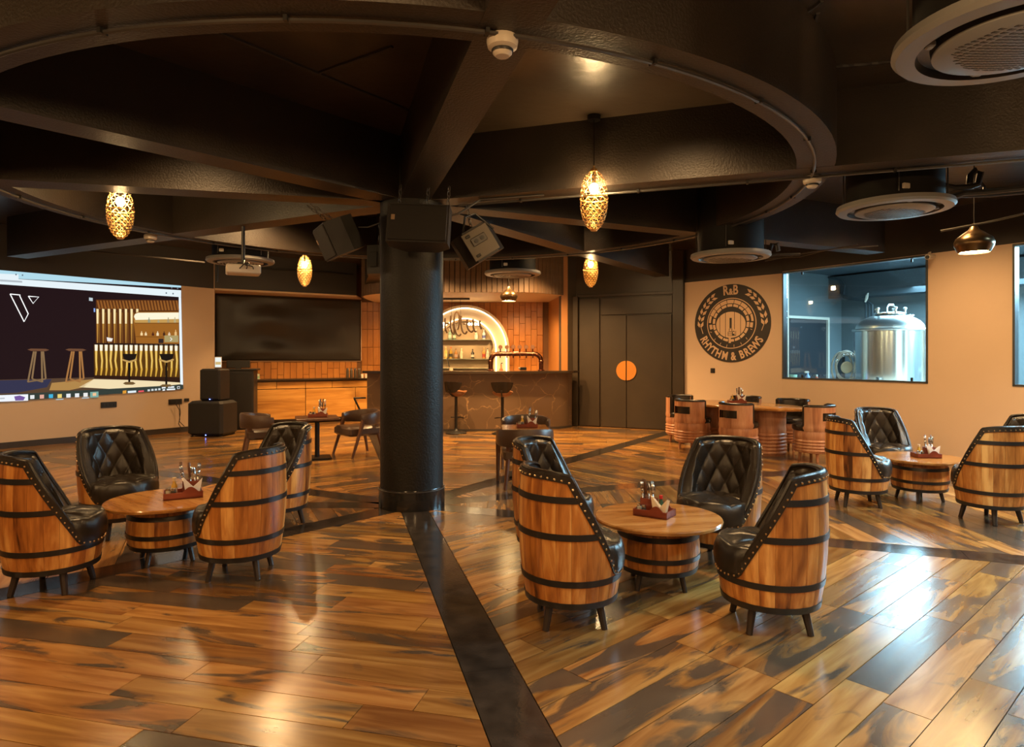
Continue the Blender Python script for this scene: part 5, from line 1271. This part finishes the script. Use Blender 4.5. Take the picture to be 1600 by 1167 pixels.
# ================================================================== CONDIMENT TRAYS
def fork_like(kind):
    mb = MB(); mb.tube([(0, 0, 0), (0, .0, .10)], .0045, 6)
    if kind == 'fork':
        mb.bbox((0, 0, .115), (.022, .004, .03), .002)
        for k in range(4): mb.box((-.009 + k * .006, 0, .15), (.0035, .003, .045))
    elif kind == 'spoon': mb.ball((0, 0, .13), .02, 10, 6, None, (.85, .3, 1.4))
    else: mb.bbox((0, 0, .14), (.018, .003, .09), .003)
    return mb.mesh(kind, True)
CUT = {k: fork_like(k) for k in ('fork', 'spoon', 'knife')}
for k in CUT: CUT[k].materials.append(steel if k != 'knife' else walnut)
def tray(x, y, z, rz, where, variant=0, s=1.0, cut=6):
    T = Matrix.Translation((x, y, z)) @ Matrix.Rotation(rz, 4, 'Z')
    def W(p): return T @ (Vector(p) * s)
    t = thing('condiment_tray', 'red-brown wooden condiment tray on ' + where, 'tray', (x, y, z), rz, 'condiment trays'); t.scale = (s, s, s)
    w_, d_ = .25, .17
    MB().box((0, 0, .006), (w_, d_, .010)).build('bottom', tray_m, t)
    for sy in (-1, 1):
        poly = [(-w_ / 2, 0), (w_ / 2, 0), (w_ / 2, .045)] + [(w_ / 2 - .03 - .10 * k / 12, .045 + .035 * math.sin(math.pi * k / 12)) for k in range(13)][::1] + [(-w_ / 2, .045)]
        M = Matrix.Translation((0, sy * (d_ / 2 - .004) + .004, .002)) @ Matrix.Rotation(R(90), 4, 'X'); MB().prism(poly, 0, .008, M).build('side_panel', tray_m, t)
    for sx in (-1, 1): MB().box((sx * (w_ / 2 - .004), 0, .026), (.008, d_ - .016, .046)).build('end_panel', tray_m, t)
    cb_ = (-.055, .035) if variant == 0 else (.05, .03)
    for (ox, oy, sx, sy) in ((-.05, 0, .006, .07), (.05, 0, .006, .07), (0, -.035, .1, .006), (0, .035, .1, .006)): MB().box((cb_[0] + ox, cb_[1] + oy, .06), (sx, sy, .10)).build('cutlery_box_side', tray_m, t)
    # napkins folded to points
    for k, (nx_, m_) in enumerate((((.058 if variant == 0 else .06), paper if variant == 0 else paper_w),)):
        if variant == 2 and k: continue
        o = thing('napkin', 'folded %s napkin standing in the tray on %s' % ('cream' if m_ is paper else 'white', where), 'napkin', W((nx_, -.042, .012)), rz, 'napkins in the trays'); o.scale = (s, s, s)
        for q in range(4):
            poly = [(-.042, 0), (.042, 0), (.062, .125 - q * .005), (.005, .062), (-.062, .14 - q * .006)]
            MB().prism(poly, 0, .003, Matrix.Translation((0, -.010 + q * .008, 0)) @ Matrix.Rotation(R(92 - 3 * q), 4, 'X')).build('fold', m_, o)
    rr = random.Random(int(x * 100) + 5)
    for k in range(cut):
        kd = ('knife', 'fork', 'spoon')[k % 3]; px_ = cb_[0] - .035 + .07 * (k // 2) / max(1, (cut - 1) // 2); py_ = cb_[1] + (-.012 if k % 2 else .012)
        o = link(kd, CUT[kd], None); o.location = W((px_, py_, .014)); o.rotation_euler = (rr.uniform(-.12, .12), rr.uniform(-.16, .16), rz + rr.uniform(-.6, .6)); o.scale = (s, s, s * 1.25)
        tag(o, '%s standing in the cutlery box on %s' % ({'knife': 'wooden-handled knife', 'fork': 'steel fork', 'spoon': 'steel spoon'}[kd], where), kd, 'cutlery on ' + where)
    # sauce bottle and shakers
    bx_ = (.03, .045) if variant == 0 else (-.055, .04)
    o = thing('sauce_bottle', ('small sauce bottle with red and white cap in the tray on ' if variant == 0 else 'mustard-yellow sauce bottle in the tray on ') + where, 'bottle', W((bx_[0], bx_[1], .0115)), 0, 'sauce bottles'); o.scale = (s, s, s)
    MB().lathe([(.018, 0), (.02, .004), (.02, .065), (.011, .085), (.010, .1)], 14).build('bottle_body', plain('sauce', (.03, .08, .04) if variant == 0 else (.62, .36, .05), .25), o, True)
    c_ = MB().lathe([(.013, .1), (.013, .125), (.001, .126)], 12).build('cap', plain('red_cap', (.5, .02, .02) if variant == 0 else (.75, .55, .3), .35), o, True)
    MB().lathe([(.0205, .02), (.0205, .055)], 14, None, False).build('paper_label', paper_w, o, True)
    for k in range(2):
        sx_ = (-.015 + k * .04) if variant == 0 else (-.095 + k * .035)
        o = thing('shaker', ('glass salt shaker' if k == 0 else 'dark pepper shaker') + ' in the tray on ' + where, 'shaker', W((sx_ - (.085 if variant == 0 else 0), -.035 - .012 * k, .0115)), 0, 'salt and pepper shakers'); o.scale = (s, s, s)
        MB().lathe([(.015, 0), (.0165, .003), (.0165, .045), (.014, .05)], 12).build('glass_body', plain('shaker_glass', (.5, .45, .35) if k == 0 else (.05, .04, .03), .15), o, True); MB().lathe([(.015, .05), (.015, .062), (.001, .066)], 12).build('lid', steel, o, True)
tray(T_A[0] - .02, T_A[1] + .02, .4765, R(-35), 'the front barrel table', 0)
tray(T_B[0] + .10, T_B[1] + .05, .4765, R(28), 'the left barrel table', 1, 1.12)
tray(T_C[0] + .06, T_C[1] - .02, .4765, R(-5), 'the right barrel table', 1)

# ================================================================== RIBBED DINING SET by the cream wall
AL = Vector((-.541, .841, 0)); AC_ = Vector((.841, .541, 0)); DC = Vector((3.87, 11.23, 0))
def ribbed(r, z0, z1, n=7, amp=.010):
    prof = []; m = n * 8
    for k in range(m + 1):
        z = z0 + (z1 - z0) * k / m; prof.append((r + amp * abs(math.sin(math.pi * n * k / m)), z))
    return prof
def dining_chair():
    t = thing('ribbed_tub_chair', 'x', 'chair', (0, 0, 0), 0, 'ribbed tub chairs at the oval table')
    r = .29
    MB().lathe([(.001, .14), (r - .02, .14), (r, .15)] + ribbed(r, .16, .34, 4, .016) + ribbed(r, .34, .47, 1, .010) + [(r - .02, .475), (.001, .475)], 48, None, False).build('drum', rose_m, t, True, 60)
    # backrest shell with hand slot
    ext = R(88); na, nz = 36, 12; z0, z1 = .47, .84; vs = []; fs = []
    slot = lambda i, j: 11 <= i < 25 and 5 <= j < 9
    for rr in (r + .006, r - .028):
        for j in range(nz + 1):
            for i in range(na + 1):
                z = z0 + (z1 - z0) * j / nz; vs.append(cp(rr + (.006 if j in (1, 2) and rr > r else 0), -ext + 2 * ext * i / na, z))
    S = (na + 1) * (nz + 1); W = na + 1
    for j in range(nz):
        for i in range(na):
            if slot(i, j): continue
            k = j * W + i; fs.append((k, k + W, k + W + 1, k + 1)); k += S; fs.append((k, k + 1, k + W + 1, k + W))
    MB().add(vs, fs).build('backrest', rose_m, t, True, 50)
    vs = []
    pts = [cp(r - .011, -ext + 2 * ext * i / 40, z1 + .004) for i in range(41)]
    side0 = [cp(r - .011, -ext, z) for z in (z0, .6, .72)]; side1 = [cp(r - .011, ext, z) for z in (.72, .6, z0)]
    MB().tube(side0 + pts + side1, .024, 8).build('leather_rim', leather, t, True)
    mb = MB(); q = 18; vs = []
    for j in range(5):
        for i in range(q + 1): vs.append(cp(r - .030, R(-40) + R(80) * i / q, .62 + .15 * j / 4))
    mb.add(vs, [(j * (q + 1) + i, (j + 1) * (q + 1) + i, (j + 1) * (q + 1) + i + 1, j * (q + 1) + i + 1) for j in range(4) for i in range(q)]).build('slot_leather', leather, t, True)
    vs = []; na2 = 30
    for j in range(5):
        for i in range(na2 + 1): vs.append(cp(r - .05 - (.012 if 0 < j < 4 else 0), -ext * .97 + 2 * ext * .97 * i / na2, .50 + .335 * j / 4))
    MB().add(vs, [(j * (na2 + 1) + i, j * (na2 + 1) + i + 1, (j + 1) * (na2 + 1) + i + 1, (j + 1) * (na2 + 1) + i) for j in range(4) for i in range(na2)]).build('back_pad', leather, t, True)
    MB().lathe([(.001, .47), (.285, .47), (.30, .49), (.30, .535), (.285, .555), (.20, .565), (.001, .565)], 40, Matrix.Translation((.02, 0, 0)), False).build('seat_cushion', leather, t, True)
    for a in (45, 135, 225, 315): MB().tube([(.20 * math.cos(R(a)), .20 * math.sin(R(a)), .145), (.215 * math.cos(R(a)), .215 * math.sin(R(a)), 0)], .024, 10, None, False, .02).build('leg', rose_m, t, True)
    return t
dproto = dining_chair(); dch = [
    (DC + AL * .47 - AC_ * .63, AC_, 'ribbed wooden tub chair nearest the dark door'),
    (DC - AL * .48 - AC_ * .63, AC_, 'ribbed wooden tub chair in the middle of the near side of the oval table'),
    (DC - AL * 1.38 + AC_ * .0, AL, 'ribbed wooden tub chair at the near end of the oval table, seat to the left'),
    (DC + AL * 1.28, -AL, 'ribbed tub chair at the far end of the oval table, only its rim showing'),
    (DC + AL * .47 + AC_ * .74, -AC_, 'ribbed tub chair on the wall side behind the tray, only its rim showing'),
    (DC - AL * .48 + AC_ * .74, -AC_, 'ribbed tub chair on the wall side under the brew window')]
for i, (p, d, lb_) in enumerate(dch):
    o = dproto if i == 0 else copy_tree(dproto); place(o, (p.x, p.y, 0), math.atan2(d.y, d.x), lb_)
ot = thing('oval_dining_table', 'oval dining table on two ribbed wooden drums by the cream wall', 'table', (DC.x, DC.y, 0), math.atan2(AL.y, AL.x))
M = Matrix.Diagonal((1.22, .60, 1, 1)); MB().lathe([(.001, .735), (.97, .735), (1, .745), (1, .772), (.985, .782), (.001, .782)], 64, M, False).build('table_top', top_m, ot, True, 40)
for sx in (-.56, .56):
    MB().lathe([(.001, 0), (.27, 0)] + ribbed(.275, .02, .36, 6, .016) + ribbed(.275, .34, .62, 2, .005) + [(.285, .66), (.285, .735), (.001, .735)], 40, Matrix.Translation((sx, 0, 0)), False).build('drum_base', rose_m, ot, True, 60)
p = DC + AL * .1 + AC_ * .02; tray(p.x + .03, p.y, .7825, R(-8), 'the oval dining table', 1, 1.15, 6)

# ================================================================== ARMCHAIRS AND SMALL TABLES
def armchair():
    t = thing('leather_armchair', 'x', 'chair', (0, 0, 0), 0, 'brown leather armchairs with wooden legs')
    MB().bbox((.03, 0, .40), (.56, .56, .15), .035).build('seat', leather_b, t, True)
    # back hoop: curved padded band that wraps into short arms
    ext = R(112); na = 40; vs = []; fs = []; prof = 10
    for i in range(na + 1):
        ph = -ext + 2 * ext * i / na; a_ = abs(ph) / ext; zc = .61 - .02 * a_ ** 2; hh = .115 - .04 * a_ ** 2; rr = .315 + .02 * a_
        for k in range(prof):
            an = 2 * math.pi * k / prof; ca, sa = math.cos(an), math.sin(an); sg = lambda v: math.copysign(abs(v) ** .55, v)
            vs.append(cp(rr + .028 * sg(ca), ph, zc + hh * sg(sa)))
    for i in range(na):
        for k in range(prof): q = (k + 1) % prof; fs.append((i * prof + k, i * prof + q, (i + 1) * prof + q, (i + 1) * prof + k))
    fs += [tuple(range(prof))[::-1], tuple(na * prof + k for k in range(prof))]
    MB().add(vs, fs).build('back_and_arms', leather_b, t, True, 60)
    for sy in (-1, 1):
        MB().tube([(.10, sy * .325, .58), (.16, sy * .325, .38), (.29, sy * .325, 0)], .040, 6, None, False, .022).build('front_leg', walnut, t)
        MB().tube([(-.20, sy * .21, .58), (-.22, sy * .22, .36), (-.30, sy * .26, 0)], .038, 6, None, False, .022).build('rear_leg', walnut, t)
    return t
aproto = armchair()
c1 = Vector((-3.05, 10.32, 0)); c2 = Vector((.17, 8.86, 0))
achs = [(-2.49, 10.72, c1.x, c1.y, 'brown leather armchair right of the square table, beside the column', 6), (-3.87, 10.25, c1.x, c1.y + .2, 'brown leather armchair left of the square table, its back to the viewer', 6),
        (.16, 8.18, c2.x, c2.y + 1, 'brown leather armchair with its back to the viewer in front of the small table', 4), (.20, 9.60, c2.x, c2.y, 'brown leather armchair behind the small table, facing the viewer', 0)]
for i, (x, y, tx, ty, lb_, ro) in enumerate(achs):
    o = aproto if i == 0 else copy_tree(aproto); place(o, (x, y, 0), math.atan2(ty - y, tx - x) + R(ro), lb_)
def pedestal(loc, rz, w_, label, wood_m):
    t = thing('pedestal_table', label, 'table', loc, rz, 'square pedestal tables')
    MB().bbox((0, 0, .627), (w_, w_, .036), .006).build('table_top', wood_m, t); MB().tube([(0, 0, .02), (0, 0, .61)], .036, 4).build('post', metal_dk, t)
    MB().bbox((0, 0, .012), (.42, .42, .022), .008).build('base_plate', metal_dk, t); MB().bbox((0, 0, .60), (.3, .3, .016), .004).build('top_bracket', metal_dk, t)
pedestal(c1, R(20), .64, 'square dark pedestal table left of the column', walnut)
pedestal(c2, R(2), .62, 'small square table between two leather armchairs right of the column', top_m)
tray(c1.x + .02, c1.y - .02, .6455, R(12), 'the square pedestal table', 1, 1.15, 5)
tray(c2.x + .03, c2.y - .06, .6455, R(2), 'the small table right of the column', 2, 1.1, 3)

# ================================================================== BAR STOOLS
def stool():
    t = thing('bar_stool', 'x', 'bar stool', (0, 0, 0), 0, 'swivel bar stools')
    MB().lathe([(.001, .0), (.205, .0), (.215, .012), (.19, .03), (.08, .05), (.045, .075), (.03, .11), (.028, .12)], 40, None, False).build('base', metal_dk, t, True)
    MB().tube([(0, 0, .1), (0, 0, .78)], .03, 14).build('column', metal_dk, t, True)
    MB().tube([(.16 * math.cos(R(a)), .16 * math.sin(R(a)), .32) for a in range(-80, 81, 16)], .011, 8).build('footrest', metal_dk, t, True)
    MB().tube([(.02, 0, .32), (.16, 0, .32)], .011, 8).build('footrest_arm', metal_dk, t, True)
    na, nr = 30, 8; vs = []; fs = []
    for s_, dz in ((0, 0), (1, -.045)):
        for j in range(nr + 1):
            for i in range(na):
                a = 2 * math.pi * i / na; q = j / nr; vs.append((.20 * q * math.cos(a) + .03, .215 * q * math.sin(a), .80 + .07 * q * q * abs(math.cos(a)) + .045 * q ** 2 * abs(math.sin(a)) + dz * (1 - q ** 6)))
    S = (nr + 1) * na
    for j in range(nr):
        for i in range(na): k = j * na + i; q = j * na + (i + 1) % na; fs.append((k, k + na, q + na, q)); fs.append((S + k, S + q, S + q + na, S + k + na))
    MB().add(vs, fs).build('seat', leather_t, t, True, 180)
    ext = R(70); vs = []; fs = []; na, nz = 20, 8
    for dr in (0, -.03):
        for j in range(nz + 1):
            for i in range(na + 1):
                u_ = -1 + 2 * i / na; v_ = j / nz; wdt = ext * (.45 + .55 * math.sin(math.pi * .5 * v_ ** .8)); ph = u_ * wdt
                vs.append(cp(.215 + dr + .03 * v_, ph, .85 + .225 * v_ - .02 * u_ * u_ * v_))
    S = (na + 1) * (nz + 1); W = na + 1
    for j in range(nz):
        for i in range(na): k = j * W + i; fs.append((k, k + W, k + W + 1, k + 1)); fs.append((S + k, S + k + 1, S + k + W + 1, S + k + W))
    for i in range(na): k = nz * W + i; fs.append((k, S + k, S + k + 1, k + 1)); fs.append((i, i + 1, S + i + 1, S + i))
    for j in range(nz): k = j * W; fs.append((k, S + k, S + k + W, k + W)); k += na; fs.append((k, k + W, S + k + W, S + k))
    MB().add(vs, fs).build('backrest', leather, t, True, 60)
    MB().tube([(0, 0, .77), (-.12, 0, .78), (-.2, 0, .84), (-.225, 0, .9)], .018, 8).build('back_bracket', metal_dk, t, True)
    return t
sproto = stool(); p = fl(714, 675); place(sproto, (p.x, 13.62, 0), R(55), 'swivel bar stool close to the column, turned to the right')
place(copy_tree(sproto), (at(785, 0, 13.5).x, 13.5, 0), R(86), 'swivel bar stool farther right along the bar, its back to the viewer')
